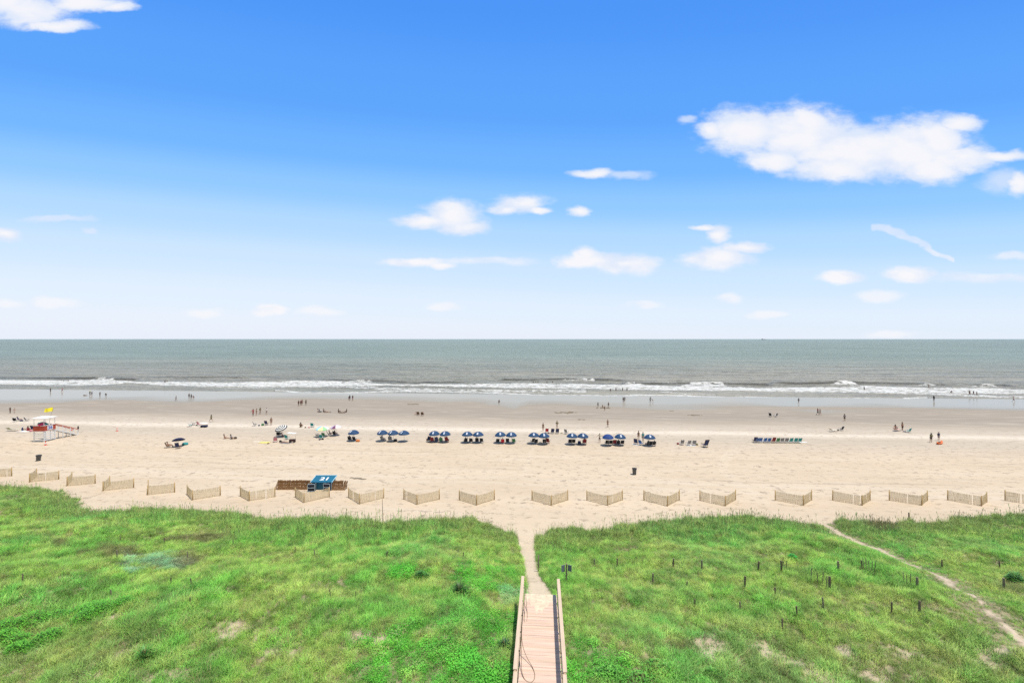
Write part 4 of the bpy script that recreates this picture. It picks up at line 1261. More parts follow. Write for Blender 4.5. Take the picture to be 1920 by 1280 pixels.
# --- far left water
wade(94, 735.5, 'stand', 170, 'dark-clothed person standing in the wash furthest left', .05, skin='deep', suit='black')
wade(116, 735, 'walk', 100, 'person in pink top striding through the wash right of the leftmost one', .05, skin='pale', top='pink', bottom='grey', hair='brown')
for i, (a, b, l) in enumerate(((114, 715, 'left of two tiny heads in the foam, above the pink-topped walker'), (118.5, 715, 'right of two tiny heads in the foam, above the pink-topped walker'), (127.5, 714.5, 'tiny swimmer just left of the leftmost breaking crest'),
                               (217, 717.5, 'tiny swimmer in foam right of the leftmost breaking crest'), (313, 715.5, 'swimmer behind the person at the breaker line on the left'))):
    wade(a, b, 'stand', 180, l, 1.15, skin='tan', bottom='navy', group='swimmers in the breakers')
wade(309, 718, 'arms_bent', 180, 'person standing at the left breaker line with arms bent', .35, skin='deep', suit='black')
person(168, 741.5, 'stand', 170, 'taller person of the pair beside the low brown shape, wearing a yellow-green hat', skin='tan', top='olive', bottom='navy', hat='yellow')
person(171.6, 741.5, 'stand_hip', 190, 'shorter person of the pair, leaning beside the yellow-hatted one', skin='tan', top='grey', bottom='navy', scale=.85, hair='brown')
person(186.7, 743, 'stand', 180, 'slim dark person alone on the wet sand, left one of two', skin='deep', suit='black', scale=.9)
person(198, 743.5, 'bend', 220, 'dark person stooping on the wet sand, right one of two', skin='deep', suit='navy', scale=.95)
person(329.5, 752.5, 'walk', 120, 'person in navy walking on wet sand left of the group of three', skin='tan', suit='navy')
person(354, 747, 'stand', 200, 'left person of the dark group of three on wet sand', skin='deep', suit='black')
person(358, 748.5, 'stand_hip', 160, 'middle person of the dark group of three on wet sand', skin='tan', top='black', bottom='black')
person(363.5, 746.5, 'crouch', 90, 'crouching person at the right of the dark group of three', skin='tan', suit='purple')
person(18, 775, 'arm_up', 110, 'person with a dark towel held out, leftmost on the damp sand', skin='deep', top='brown', bottom='brown', scale=.9)
person(26, 774.5, 'stand', 200, 'pale child next to the towel-holding person at far left', skin='pale', bottom='white', scale=.75)
person(655.5, 751, 'stand', 185, 'darker adult of the couple at the wet edge above the far sunbathers', skin='deep', top='black', bottom='brown', scale=1.05)
person(661, 751, 'stand', 170, 'right adult of the couple at the wet edge above the far sunbathers', skin='tan', top='black', bottom='pink', scale=1.02)
person(653.5, 749.5, 'stand', 180, 'child beside the couple at the wet edge', skin='tan', bottom='grey', scale=.65)
for a, b, sc, t, l in ((559.5, 761.5, 1, 'brown', 'leftmost of four people standing where damp sand meets the wet'), (563.6, 760.5, .92, 'maroon', 'second of four people on the damp sand, wearing maroon'),
                       (566, 759.5, 1.02, None, 'third and tallest of four people on the damp sand'), (573.2, 760, 1, 'olive', 'rightmost of four people on the damp sand, a step apart')):
    person(a, b, 'stand', 180, l, skin='tan', top=t, bottom='dark', scale=sc)
person(474, 779.5, 'arms_out', 170, 'person in red clothes holding the left arm out', skin='deep', top='red', bottom='red', scale=1.0)
person(480.5, 778.5, 'stand_hip', 150, 'person in a black suit beside the red-clothed one', skin='pale', suit='black')
person(487.3, 776.5, 'arms_bent', 180, 'person in olive with arms folded, third in the row of four', skin='tan', top='olive', bottom='cream')
person(499.2, 777.3, 'arms_bent', 190, 'person in white top and grey shorts at right of the row of four', skin='pale', top='white', bottom='grey')
person(395.3, 791.5, 'stride', 80, 'person in olive clothes striding left above the beach chairs', skin='tan', top='olive', bottom='olive')
person(507.8, 797.5, 'stand', 200, 'woman in a dark swimsuit standing left of the striped umbrella', skin='tan', suit='black', scale=1.05)
person(935, 755.2, 'crouch', 200, 'dark person crouching alone on the wet sand near the middle', skin='deep', suit='black', scale=1.05)
for i, a in enumerate((1000, 1004.8, 1008.6, 1025.5, 1036)):
    wade(a, 717.5 if i < 3 else 718, 'stand', 180, '%s of five waders in the swell beyond the breakers' % ('leftmost', 'second', 'third', 'fourth', 'rightmost')[i], .9 if i < 3 else .8, skin='deep', bottom='black', group='waders beyond the breakers')
for i, (a, b) in enumerate(((1144.6, 734), (1155, 732.5), (1167.6, 732.5), (1175.8, 732.5))):
    wade(a, b, 'stand', 180, '%s of four dark waders in a row between the foam lines' % ('leftmost', 'second', 'third', 'rightmost')[i], .35, skin='deep', suit='black', scale=.95, group='waders between the foam lines')
person(1168.8, 755, 'stand', 200, 'person in front of the couple close together on wet sand', skin='tan', top='black', bottom='grey', scale=1.02)
person(1171.6, 754, 'walk', 150, 'person half behind the couple partner on wet sand', skin='tan', top='grey', bottom='olive', scale=1.0)
person(1219.5, 754.5, 'arm_up', 190, 'adult with raised hand beside a stooping child on wet sand', skin='deep', top='grey', bottom='black')
person(1224.6, 753.5, 'bend', 60, 'stooping child in pink beside the adult with raised hand', skin='tan', top='black', bottom='pink', scale=.72)
person(1121.3, 763.5, 'stand', 180, 'thin dark child standing left of the dug trench', skin='deep', suit='brown', scale=.86)
person(1141, 763.5, 'stand', 180, 'thin dark child standing right of the dug trench', skin='deep', suit='black', scale=.86)
person(1129.7, 763.5, 'sit_ground', 200, 'small child sitting in the dug trench at the wet edge', skin='tan', suit='brown', scale=.75)
person(1134, 770.3, 'stand', 180, 'small child standing in front of the dug trench', skin='tan', suit='brown', scale=.78)
person(1498, 756.5, 'stride', 120, 'dark person walking alone on wet sand above the pair of walkers', skin='deep', suit='black', scale=1.0)
person(1534, 778, 'walk', 200, 'left of two walkers side by side in dark swimwear', skin='tan', top='maroon', bottom='black')
person(1538.2, 778.4, 'walk', 190, 'right of two walkers side by side in dark swimwear', skin='tan', suit='black', scale=.93)
person(1584.4, 789.5, 'stand_hip', 170, 'man in a grey shirt and black shorts alone on damp sand', skin='tan', top='grey', bottom='black')
wade(1620.8, 731, 'arms_bent', 180, 'dark wader in front of the broken crest', .3, skin='deep', bottom='black')
wade(1742, 727, 'arm_up', 200, 'person at the foot of a breaking wave with one arm up', .5, skin='tan', suit='maroon')
wade(1783, 736, 'crouch', 180, 'person crouching in the foam left of three waders', .1, skin='deep', suit='black')
for i, (a, b, sc) in enumerate(((1818.6, 741, 1.05), (1826, 741, 1), (1832.3, 741.5, .9))):
    wade(a, b, 'walk' if i < 2 else 'stand', 150 + 20 * i, '%s of three waders on the right at the shallow foam' % ('leftmost', 'middle', 'rightmost')[i], .1, skin='deep', suit='black' if i else 'maroon', scale=sc, group='three waders on the right')
person(1751.8, 752.2, 'stand', 180, 'stout dark person standing on glossy wet sand at right', skin='deep', top='black', bottom='black', scale=1.1)
person(1901.3, 753, 'walk', 200, 'person in the shallows nearest the right edge of the photo', skin='pale', bottom='navy', scale=.95)
person(1018.4, 808.5, 'stand', 190, 'woman in a dark bikini standing behind the blue umbrellas', skin='tan', suit='black', scale=1.0)
person(1044.6, 806.0, 'arms_bent', 175, 'person in an olive shirt standing behind the twin blue chairs', skin='pale', top='olive', bottom='cream', scale=1.15)
person(1139.7, 801.3, 'arms_bent', 180, 'tanned person alone on the sand above the plain blue umbrella', skin='tan', bottom='brown', hair='brown')
person(1124.5, 830, 'arms_out', 150, 'person stretching beside the left of the last umbrella pair', skin='pale', top='cream', bottom='black', scale=1.02)
person(1197.6, 825.0, 'stand', 180, 'woman in dark swimsuit standing left of the last blue umbrella', skin='tan', suit='black', scale=1.02)
person(1206, 828.0, 'stand', 170, 'person in a teal shirt right beside the last blue umbrella', skin='tan', top='teal', bottom='grey', scale=1.05)
person(1693, 807.3, 'stand', 190, 'person in black shorts standing by the striped lounger at right', skin='tan', bottom='black', scale=1.05)
person(1747.2, 829.5, 'stand_hip', 90, 'person in olive shirt and dark shorts, left of the pair at right', skin='tan', top='olive', bottom='black', scale=1.02, hair='dark')
person(1761.2, 826, 'stand', 175, 'person in a navy shirt standing behind the orange kayak', skin='pale', top='navy', bottom='grey', hat='brown', scale=.95)

# ------------------------------------------------------------------ beach furniture
alu = mat('chair_tube', (.55, .55, .55), .35, .05, metal=.6)
def cloth(k): return mat('fabric_' + k, CLO[k], .85, .1, 8)
def mk_chair(fab, frame=None, back=.62, w=.56, recl=22):
    def f():
        fr = frame or alu
        root = empty('beach_chair')
        ca_, sa_ = math.sin(rad(recl)), math.cos(rad(recl))
        zb, yb = .27, -.22
        top = (yb - back * ca_, zb + back * sa_)
        m_ = MB()
        for sx in (-w / 2, w / 2):
            m_.tube([(sx, top[0], top[1]), (sx, yb, zb - .02), (sx, yb + .1, .02)], .016, 6)
            m_.tube([(sx, yb, zb), (sx, .26, zb + .06), (sx, .2, .02), (sx, -.3, .02)], .016, 6)
            m_.tube([(sx, yb - .18 * ca_, zb + .2), (sx, .2, zb + .22), (sx, .24, zb + .05)], .018, 6)
        m_.tube([(-w / 2, top[0], top[1]), (w / 2, top[0], top[1])], .016, 6)
        m_.tube([(-w / 2, -.3, .02), (w / 2, -.3, .02)], .016, 6)
        m_.build('frame', fr, root, True)
        MB().sling([(yb, zb), (0, zb - .0), (.25, zb + .05)], w - .04).build('seat', fab, root)
        k = 4
        MB().sling([(yb - back * i / k * ca_, zb + .02 + back * i / k * sa_) for i in range(k + 1)], w - .04, sag=0).build('backrest', fab, root)
        return root
    return f
def mk_lounger(fab, frame=None):
    def f():
        root = empty('sun_lounger')
        m_ = MB()
        for sx in (-.3, .3):
            m_.tube([(sx, -.95, .72), (sx, -.45, .34), (sx, .95, .34)], .016, 6)
            for yy in (-.5, .75): m_.tube([(sx, yy, .34), (sx, yy, 0)], .016, 6)
        m_.build('frame', frame or alu, root, True)
        MB().sling([(-.95, .73), (-.7, .53), (-.45, .35)], .56).build('backrest', fab, root)
        MB().sling([(-.45, .35), (.2, .34), (.95, .35)], .56).build('seat', fab, root)
        return root
    return f
wood_chair = mat('chair_wood', (.26, .14, .06), .7, .2, 8)
CH = dict(black=(mk_chair(cloth('black')), ), navy=(mk_chair(cloth('navy'), wood_chair, .74), ), blue=(mk_chair(cloth('blue')), ), teal=(mk_chair(cloth('teal')), ), pink=(mk_chair(cloth('pink')), ),
          grey=(mk_chair(cloth('grey')), ), green=(mk_chair(cloth('green')), ), brown=(mk_chair(cloth('brown'), wood_chair), ), olive=(mk_chair(cloth('olive')), ), red=(mk_chair(cloth('red')), ), cream=(mk_chair(cloth('cream')), ), maroon=(mk_chair(cloth('maroon'), wood_chair, .7), ))
CHS = {k: v[0] for k, v in CH.items()}
def chair(px, py, rz, col, label, group=None, who=None, sc=1.0):
    q = G(px, py)
    place('chair_' + col, CHS[col], q, rad(rz), label, 'chair', group, sc * 1.15)
    if who:
        lb = who.pop('label')
        person(px, py, 'sit_chair', rz, lb, loc=q + Vector((math.sin(rad(rz)) * .08 * -1, math.cos(rad(rz)) * -.08, 0)), **who)
def seated_on(px, py, rz, label, **kw): person(px, py, 'sit_chair', rz, label, **kw)

def mk_umbrella(panels, name='umbrella', R_=1.05, H_=2.1, dome=.62, prints=True, rings=None):
    def f():
        root = empty('beach_umbrella')
        n = 32; prof = [(0.02, 0), (.18, .035), (.38, .13), (.6, .32), (.8, .6), (.93, .84), (1.0, 1.0)]
        if rings: prof = [(i / 14.0, (i / 14.0) ** 1.9) for i in range(15)]; prof[0] = (.02, 0)
        b = MB(); vs = []
        for r_, dz_ in prof:
            for j in range(n):
                a = 2 * math.pi * j / n
                sc = 1 - .055 * (r_ ** 1.5) * math.sin((j % 4) / 4 * math.pi)
                vs.append((r_ * R_ * sc * math.cos(a), r_ * R_ * sc * math.sin(a), H_ - dome * dz_))
        fs, mi = [], []
        for i in range(len(prof) - 1):
            for j in range(n):
                j2 = (j + 1) % n
                fs.append((i * n + j, i * n + j2, (i + 1) * n + j2, (i + 1) * n + j))
                mi.append((i // 2 % 2) if rings else (j // 4) % len(panels))
        k0 = len(vs) - n
        for j in range(n):          # hanging valance
            x, y, z = vs[k0 + j]; vs.append((x * 1.0, y * 1.0, z - .07 - .02 * math.sin((j % 4) / 4 * math.pi)))
        for j in range(n):
            j2 = (j + 1) % n
            fs.append((k0 + j, k0 + j2, k0 + n + j2, k0 + n + j)); mi.append(1 if rings and len(panels) > 1 else (j // 4) % len(panels))
        fs.append(tuple(range(n))[::-1]); mi.append(0)
        b.v = vs; b.f = fs; b.mi = mi
        me_ = b.build('canopy', panels, root, False)
        MB().tube([(0, 0, -.3), (0, 0, H_ + .06)], .02, 8).build('pole', mat('umbrella_pole', (.6, .55, .45), .5), root, True)
        r_ = MB()
        for j in range(8):
            a = 2 * math.pi * j / 8
            r_.tube([(0, 0, H_ - .03), (.5 * R_ * math.cos(a), .5 * R_ * math.sin(a), H_ - .03 - dome * .24), (R_ * .97 * math.cos(a), R_ * .97 * math.sin(a), H_ - .02 - dome)], .006, 4)
        r_.build('rib', mat('rib_steel', (.3, .3, .3), .5), root)
        if prints:
            # white printed square with a blue round mark, following the canopy
            def surf(a, r0):
                dz_ = np.interp(r0, [q[0] for q in prof], [q[1] for q in prof])
                return (r0 * R_ * math.cos(a), r0 * R_ * math.sin(a), H_ - dome * dz_ + .012)
            a0 = prints if prints is not True else -math.pi / 2 - .3
            vs, fs = [], []
            m1 = 5
            for i in range(m1):
                for j in range(m1):
                    r0 = .38 + .42 * i / (m1 - 1); wd = .20
                    vs.append(surf(a0 + (j / (m1 - 1) - .5) * 2 * wd / r0 * .62, r0))
            for i in range(m1 - 1):
                for j in range(m1 - 1): fs.append((i * m1 + j, i * m1 + j + 1, (i + 1) * m1 + j + 1, (i + 1) * m1 + j))
            b = MB(); b.v = vs; b.f = fs; b.mi = [0] * len(fs); pr = b.build('printed_patch', mat('print_white', (.75, .77, .8), .8, .03), root)
            vs = [tuple(Vector(surf(a0, .58)) + Vector((0, 0, .006)))]
            for j in range(12):
                t_ = 2 * math.pi * j / 12
                p0 = surf(a0 + .13 * math.cos(t_) , .58 + .10 * math.sin(t_)); vs.append((p0[0], p0[1], p0[2] + .006))
            b = MB(); b.v = vs; b.f = [(0, j + 1, (j + 1) % 12 + 1) for j in range(12)]; b.mi = [0] * 12; b.build('printed_mark', cloth('blue'), pr)
        return root
    return f
ublue = mat('canopy_blue', (.016, .055, .135), .7, .08)
unavy = mat('canopy_navy', (.014, .018, .06), .7, .08)
UM = dict(blue=mk_umbrella([ublue], prints=-math.pi / 2 - .55), blue2=mk_umbrella([ublue], prints=-math.pi / 2 - .05), plain=mk_umbrella([mat('canopy_royal', (.016, .05, .19), .7, .08)], prints=False),
          navy=mk_umbrella([unavy], prints=False, R_=1.25, dome=.5), stripe=mk_umbrella([cloth('black'), cloth('white')], prints=False, rings=True, R_=1.05, dome=.45),
          rainbow=mk_umbrella([mat('canopy_pink', (.75, .2, .3), .8), cloth('white'), mat('canopy_blu', (.1, .25, .6), .8), mat('canopy_sky', (.35, .65, .75), .8), mat('canopy_yel', (.8, .75, .35), .8), mat('canopy_grn', (.3, .6, .3), .8), cloth('white'), mat('canopy_pnk2', (.75, .3, .4), .8)], prints=False, R_=1.25, dome=.5),
          floral=mk_umbrella([mat('canopy_plum', (.16, .07, .13), .8, .5, 30), mat('canopy_cream', (.75, .66, .66), .8), mat('canopy_cream', (.75, .66, .66), .8), mat('canopy_lilac', (.5, .4, .6), .8)], prints=False, R_=1.05, dome=.45))
def umbrella(px, py, kind, label, group=None, rz=0, tilt=None, sc=1.0):
    q = G(px, py)
    return place('umb_' + kind, UM[kind], q, rad(rz), label, 'umbrella', group, sc, tilt)
gU = 'blue rental umbrellas in a row'
gC = 'dark chairs under the blue umbrellas'
# (canopy x, foot y)
BU = [(662.5, 826.5, 'blue', 'single blue umbrella left of the trio, with an orange bag beside it'), (717, 827, 'blue', 'left blue umbrella of the trio'), (737.5, 827.5, 'blue', 'middle blue umbrella of the trio'), (757.6, 828, 'blue', 'right blue umbrella of the trio, with no chairs under it'),
      (814.5, 828.5, 'blue2', 'left blue umbrella of the first pair, right of the trio'), (835, 829, 'blue2', 'right blue umbrella of the first pair, right of the trio'),
      (876.5, 830, 'blue2', 'left blue umbrella of the second pair'), (897, 830, 'blue2', 'right blue umbrella of the second pair'),
      (938.5, 830.5, 'blue2', 'left blue umbrella of the third pair, straight above the path'), (959, 831, 'blue2', 'right blue umbrella of the third pair, straight above the path'),
      (1001, 832, 'blue2', 'left blue umbrella of the fourth pair'), (1020.5, 833, 'blue2', 'right blue umbrella of the fourth pair'),
      (1072.5, 833.5, 'blue2', 'left blue umbrella of the fifth pair'), (1092.7, 833.5, 'blue2', 'right blue umbrella of the fifth pair'),
      (1140.3, 835.5, 'plain', 'plain royal blue umbrella without a white print'), (1162.8, 835, 'blue2', 'blue umbrella right of the plain royal blue one'),
      (1218.8, 836, 'blue2', 'last blue umbrella on the right, standing alone')]
for i, (px, py, kd, lb) in enumerate(BU):
    umbrella(px, py, kd, lb, gU, rz=random.uniform(-6, 6), tilt=(random.uniform(-.03, .03), random.uniform(-.04, .04)), sc=1.0)
umbrella(334, 838, 'navy', 'large navy umbrella tilted low over beach gear on the left', tilt=(-.25, -.22), sc=.78)
umbrella(532.5, 817.5, 'stripe', 'black and white ringed umbrella', tilt=(.38, -.14), sc=1.12)
umbrella(604.8, 818.5, 'rainbow', 'multicoloured panelled umbrella over green chairs', rz=70, tilt=(.05, -.08), sc=1.0)
umbrella(630.5, 816.5, 'floral', 'pale umbrella with one patterned plum panel', rz=-115, tilt=(.05, .05))
def who(label, **kw):
    d = dict(label=label); d.update(kw); return d
# chairs beneath the umbrellas
SEATS = [(655.5, 826.5, 8, 'black', 'black chair at left under the single blue umbrella', who('person seated under the single blue umbrella', skin='deep', suit='black')),
         (664.8, 827, -6, 'black', 'black chair at right under the single blue umbrella', None),
         (717.5, 826.5, -25, 'grey', 'grey chair under the left umbrella of the trio', who('pale person seated under the left umbrella of the trio', skin='pale', top='cream', bottom='grey')),
         (731, 826.5, 10, 'grey', 'grey chair under the middle umbrella of the trio', who('person seated under the middle umbrella of the trio', skin='tan', top='cream', bottom='brown')),
         (803, 828, 30, 'navy', 'navy chair at the left edge of the first umbrella pair', who('person seated furthest left in the first umbrella pair', skin='tan', top='navy', bottom='navy')),
         (810.5, 829, 0, 'maroon', 'dark red chair under the left umbrella of the first pair', None),
         (818.8, 829, 0, 'navy', 'navy chair in the middle of the first umbrella pair', who('person in a pale top in the middle of the first pair', skin='pale', top='white', bottom='navy')),
         (826.5, 829, 5, 'green', 'dark green chair under the right umbrella of the first pair', who('person seated on the dark green chair', skin='deep', top='green', bottom='black')),
         (838, 828.5, -10, 'maroon', 'dark red chair at the right edge of the first pair', who('person in maroon at the right edge of the first pair', skin='tan', top='maroon', bottom='maroon')),
         (872.8, 830, 15, 'black', 'leftmost black chair of the second pair', who('person seated leftmost in the second pair', skin='tan', suit='maroon')),
         (883, 830, 0, 'black', 'second black chair of the second pair', None), (894.3, 829.5, 0, 'black', 'third black chair of the second pair', who('person seated under the right umbrella of the second pair', skin='deep', suit='black')), (903.3, 830, -8, 'black', 'rightmost black chair of the second pair', None),
         (933, 831, 8, 'black', 'leftmost black chair of the third pair', None), (942.5, 831.5, 0, 'red', 'red chair under the left umbrella of the third pair', who('sunlit person in the red chair of the third pair', skin='skin', bottom='maroon', hair='brown')),
         (951.5, 830.5, 0, 'black', 'third black chair of the third pair', None), (964, 831, -12, 'green', 'dark green chair at the right end of the third pair', None),
         (998.5, 830.5, 25, 'black', 'leftmost black chair of the fourth pair', None), (1004.8, 832, 5, 'black', 'second black chair of the fourth pair', None), (1020.8, 832, -5, 'black', 'third black chair of the fourth pair', None), (1027.5, 831, -20, 'maroon', 'dark red chair at right of the fourth pair', None),
         (1068.6, 832, 0, 'black', 'leftmost black chair of the fifth pair', None), (1075.3, 832, 0, 'black', 'second black chair of the fifth pair', None), (1096, 832.5, 0, 'maroon', 'dark red chair at right of the fifth pair', who('person seated at right of the fifth pair', skin='tan', suit='brown')),
         (1138, 834, 0, 'black', 'leftmost black chair by the plain royal blue umbrella', None), (1145, 834, 0, 'black', 'second black chair by the plain royal blue umbrella', None),
         (1152, 834, 0, 'maroon', 'dark red chair between the last umbrella pair', None), (1158.8, 834.5, 0, 'black', 'black chair under the umbrella right of the royal blue one', who('person seated in the last umbrella pair', skin='deep', top='black', bottom='black')), (1166.5, 834, 0, 'black', 'rightmost black chair of the last umbrella pair', None),
         (1214.5, 836, 10, 'black', 'left black chair under the lone last umbrella', who('person seated left under the lone last umbrella', skin='tan', suit='black')),
         (1219.5, 836, 0, 'black', 'middle black chair under the lone last umbrella', None),
         (1226.5, 836, -10, 'black', 'right black chair under the lone last umbrella', who('person seated right under the lone last umbrella', skin='deep', suit='navy'))]
for a in SEATS: chair(a[0], a[1], a[2], a[3], a[4], gC, a[5])
gB = 'low beach chairs on the open sand'
CH2 = [(356.5, 799.5, -50, 'teal', 'dark teal reclined chair, leftmost of the three by the walker'), (362.5, 796.8, -50, 'black', 'black reclined chair between a teal and a pink one'), (373, 797.5, -15, 'pink', 'pale pink chair left of the low dark canopy cart'),
       (478, 798, -45, 'black', 'black reclined chair left of the woman in the dark swimsuit'), (499.8, 797, 0, 'navy', 'round-backed navy chair behind the woman in the dark swimsuit'),
       (515.5, 828.5, 30, 'pink', 'salmon pink chair below the striped umbrella'), (538, 823.5, -10, 'teal', 'turquoise chair below the striped umbrella'), (521.5, 818, 20, 'black', 'black chair under the striped umbrella'),
       (585.5, 800.5, 5, 'teal', 'teal folding chair left of the multicoloured umbrella'), (594, 818.5, -60, 'green', 'left green chair under the multicoloured umbrella'), (602.5, 823, 0, 'teal', 'bright teal chair in front of the multicoloured umbrella'), (607, 819.5, 0, 'green', 'right green chair under the multicoloured umbrella'),
       (617, 816.5, -55, 'black', 'left black chair under the pale umbrella'), (628, 816.5, -10, 'black', 'right black chair under the pale umbrella'),
       (1025.5, 811, 0, 'red', 'reddish chair right of the woman in the bikini'), (1036, 812.5, 0, 'navy', 'left of two navy chairs behind the fourth umbrella pair'), (1045, 812.5, 0, 'navy', 'right of two navy chairs behind the fourth umbrella pair'), (1062.5, 813, -40, 'grey', 'grey and white chair behind the fifth umbrella pair'),
       (1193, 832.5, -30, 'navy', 'blue and white chair left of the lone last umbrella'), (1202.5, 834, -50, 'blue', 'blue reclined chair touching the shade of the last umbrella'),
       (1278.5, 833.5, 0, 'grey', 'grey chair beside a red bag, right of the umbrellas'), (1291, 834.5, 10, 'grey', 'left grey chair of the two with white towels'), (1301.5, 834.5, -10, 'grey', 'right grey chair of the two with white towels'), (1321.5, 838, 15, 'navy', 'tall navy chair with a footrest standing alone'),
       (1446, 781, -60, 'black', 'dark chair at left of the small far pair'), (1454.5, 781.2, 20, 'grey', 'pale grey chair at right of the small far pair'), (1577.5, 807, 15, 'black', 'black chair right of the white lounger'), (1703.5, 810.5, 15, 'teal', 'blue chair with a towel right of the person in black shorts'),
       (784, 778.5, 0, 'brown', 'left brown chair of the two far chairs on damp sand'), (792, 779, 0, 'brown', 'right brown chair of the two far chairs on damp sand'),
       (601, 772.5, -40, 'grey', 'pale chair left of the far reclining sunbathers'), (50, 789.5, -20, 'black', 'black chair left of the lifeguard stand, upper group'), (28, 790.5, 20, 'black', 'black chair furthest left in the upper group'),
       (63, 806.5, 0, 'navy', 'navy chair just left of the lifeguard stand')]
for a in CH2:
    chair(a[0], a[1], a[2], a[3], a[4], gB, None, 1.0 if a[0] != 1321.5 else 1.35)
# row of eleven rental chairs
ROWC = ['navy', 'blue', 'blue', 'blue', 'blue', 'maroon', 'green', 'grey', 'grey', 'teal', 'teal', 'teal']
ORD = ['first', 'second', 'third', 'fourth', 'fifth', 'sixth', 'seventh', 'eighth', 'ninth', 'tenth', 'eleventh', 'last']
for i, k in enumerate(ROWC):
    px = (1415.5, 1419.5, 1424.5, 1433.5, 1441, 1449.5, 1457.5, 1465.5, 1474, 1482, 1491, 1498.5)[i]
    chair(px, 829.3 + .05 * i, random.uniform(-6, 6), k, '%s chair from the left in the long row of empty chairs' % ORD[i], 'long row of empty chairs', None, 1.02)
# people resting
def sitg(px, py, ps, rz, label, **kw): person(px, py, ps, rz, label, **kw)
sitg(523.5, 817.5, 'sit_chair', 20, 'dark person seated under the striped umbrella', skin='deep', top='black', bottom='black')
sitg(529, 819, 'sit_long', -70, 'dark person stretched out under the striped umbrella', skin='deep', suit='navy')
sitg(619, 816.5, 'sit_chair', -55, 'left person seated under the pale umbrella', skin='tan', suit='black')
sitg(628.3, 816.5, 'sit_chair', -10, 'right person seated under the pale umbrella', skin='pale', suit='black')
sitg(563, 801, 'sit_ground', 0, 'tan-shirted person sitting with the back to the camera', skin='tan', top='brown', bottom='brown', scale=1.15)
sitg(535, 830, 'lie', 80, 'person lying on a towel between the turquoise chair and dark wagon', skin='tan', suit='purple')
sitg(420.5, 822.5, 'sit_long', -70, 'left of two sunbathers alone on the sand, legs to the right', skin='tan', suit='brown')
sitg(433, 823, 'sit_long', -80, 'right of two sunbathers alone on the sand, in dark clothes', skin='tan', top='grey', bottom='black')
chair(315, 839, -60, 'brown', 'brown reclined chair below the tilted navy umbrella', gB, who('sunbather reclining below the tilted navy umbrella', skin='tan', bottom='brown'))
chair(333.5, 840.5, 10, 'navy', 'navy chair below the tilted navy umbrella', gB, who('person in a navy shirt and green cap below the tilted navy umbrella', skin='pale', top='navy', bottom='navy', hair='green'))
sitg(780, 777.5, 'sit_ground', 100, 'pale person sitting left of the two far brown chairs', skin='pale', suit='pink', scale=.8)
sitg(606, 772.5, 'sit_ground', -60, 'far sunbather with head raised in the left group', skin='deep', suit='navy')
sitg(596, 772.5, 'sit_long', -80, 'far sunbather leaning back at the left of the group', skin='pale', suit='blue')
sitg(614, 773, 'lie', 100, 'far sunbather lying at the right of the left group', skin='tan', suit='navy')
sitg(634, 773, 'sit_ground', -40, 'far dark sunbather at left of the second group', skin='deep', suit='black')
sitg(641, 774, 'lie', 90, 'far dark sunbather lying in the middle of the second group', skin='deep', suit='brown')
sitg(649, 773, 'sit_long', 80, 'far dark sunbather at right of the second group', skin='deep', suit='black')
sitg(159.5, 741.5, 'lie', 75, 'person in reddish brown lying at the wet edge on the left', skin='deep', suit='maroon')
sitg(34, 789.5, 'sit_chair', -60, 'person leaning back in the upper group at far left', skin='tan', top='navy', bottom='grey')
sitg(40, 807.5, 'sit_ground', -30, 'person in a blue shirt in the lower group at far left', skin='tan', top='navy', bottom='blue', hair='white')
sitg(50.5, 808, 'sit_ground', 0, 'person in a red shirt in the lower group at far left', skin='tan', top='maroon', bottom='red', scale=1.1)
sitg(1680.5, 805.5, 'sit_chair', -60, 'person seated on the striped lounger at right', skin='tan', bottom='grey', loc=G(1680.5, 807) + Vector((0, 0, .22)))
place('lounger_w', mk_lounger(cloth('cream')), G(1563, 809), rad(-78), 'white and dark low lounger on damp sand at right', 'lounger')
place('lounger_p', mk_lounger(mat('fabric_rose', (.55, .3, .25), .8, .3, 20)), G(1683, 808), rad(-70), 'reddish striped lounger next to the person in black shorts', 'lounger')
place('lounger_o', mk_lounger(cloth('olive')), G(21, 808), rad(-85), 'olive lounger furthest left in the lower group', 'lounger')

# ------------------------------------------------------------------ bags, bins, cones and other things
def mk_bin():
    root = empty('bin')
    g_ = mat('bin_grey', (.10, .105, .11), .55, .1)
    MB().lathe([(.24, 0), (.25, .02), (.29, .8), (.325, .81), (.33, .87), (.30, .88), (.29, .86), (.27, .80), (.23, .06)], 18, cap=True).build('barrel', g_, root, True)
    MB().lathe([(.335, .84), (.35, .86), (.35, .90), (.32, .915), (.30, .90)], 18, cap=False).build('rim', mat('bin_rim', (.04, .04, .045), .5), root, True)
    h_ = MB()
    for sx in (-1, 1): h_.tube([(sx * .3, -.08, .72), (sx * .36, -.06, .74), (sx * .36, .06, .74), (sx * .3, .08, .72)], .014, 6)
    h_.build('handle', g_, root)
    return root
place('bin', mk_bin, G(70, 864), .3, 'grey litter barrel leaning to one side on the far left sand', 'bin', 'grey litter barrels', 1.02, (.06, .12))
place('bin', mk_bin, G(1190, 889.8), 0, 'grey litter barrel standing upright above the sand fences', 'bin', 'grey litter barrels', 1.0, (0, 0))
def mk_cone():
    root = empty('traffic_cone')
    og = mat('cone_orange', (.75, .12, .06), .6, .05)
    MB().box((0, 0, .02), (.36, .36, .04)).build('base', og, root)
    MB().lathe([(.13, .04), (.10, .2), (.06, .45), (.025, .68), (.01, .7)], 14).build('cone', og, root, True)
    MB().lathe([(.106, .2), (.076, .38)], 14, cap=False).build('band', mat('cone_white', (.8, .8, .8), .5), root, True)
    return root
place('cone', mk_cone, G(84, 834.5), 0, 'orange cone in front of the lifeguard stand', 'cone', 'orange cones', 1.1)
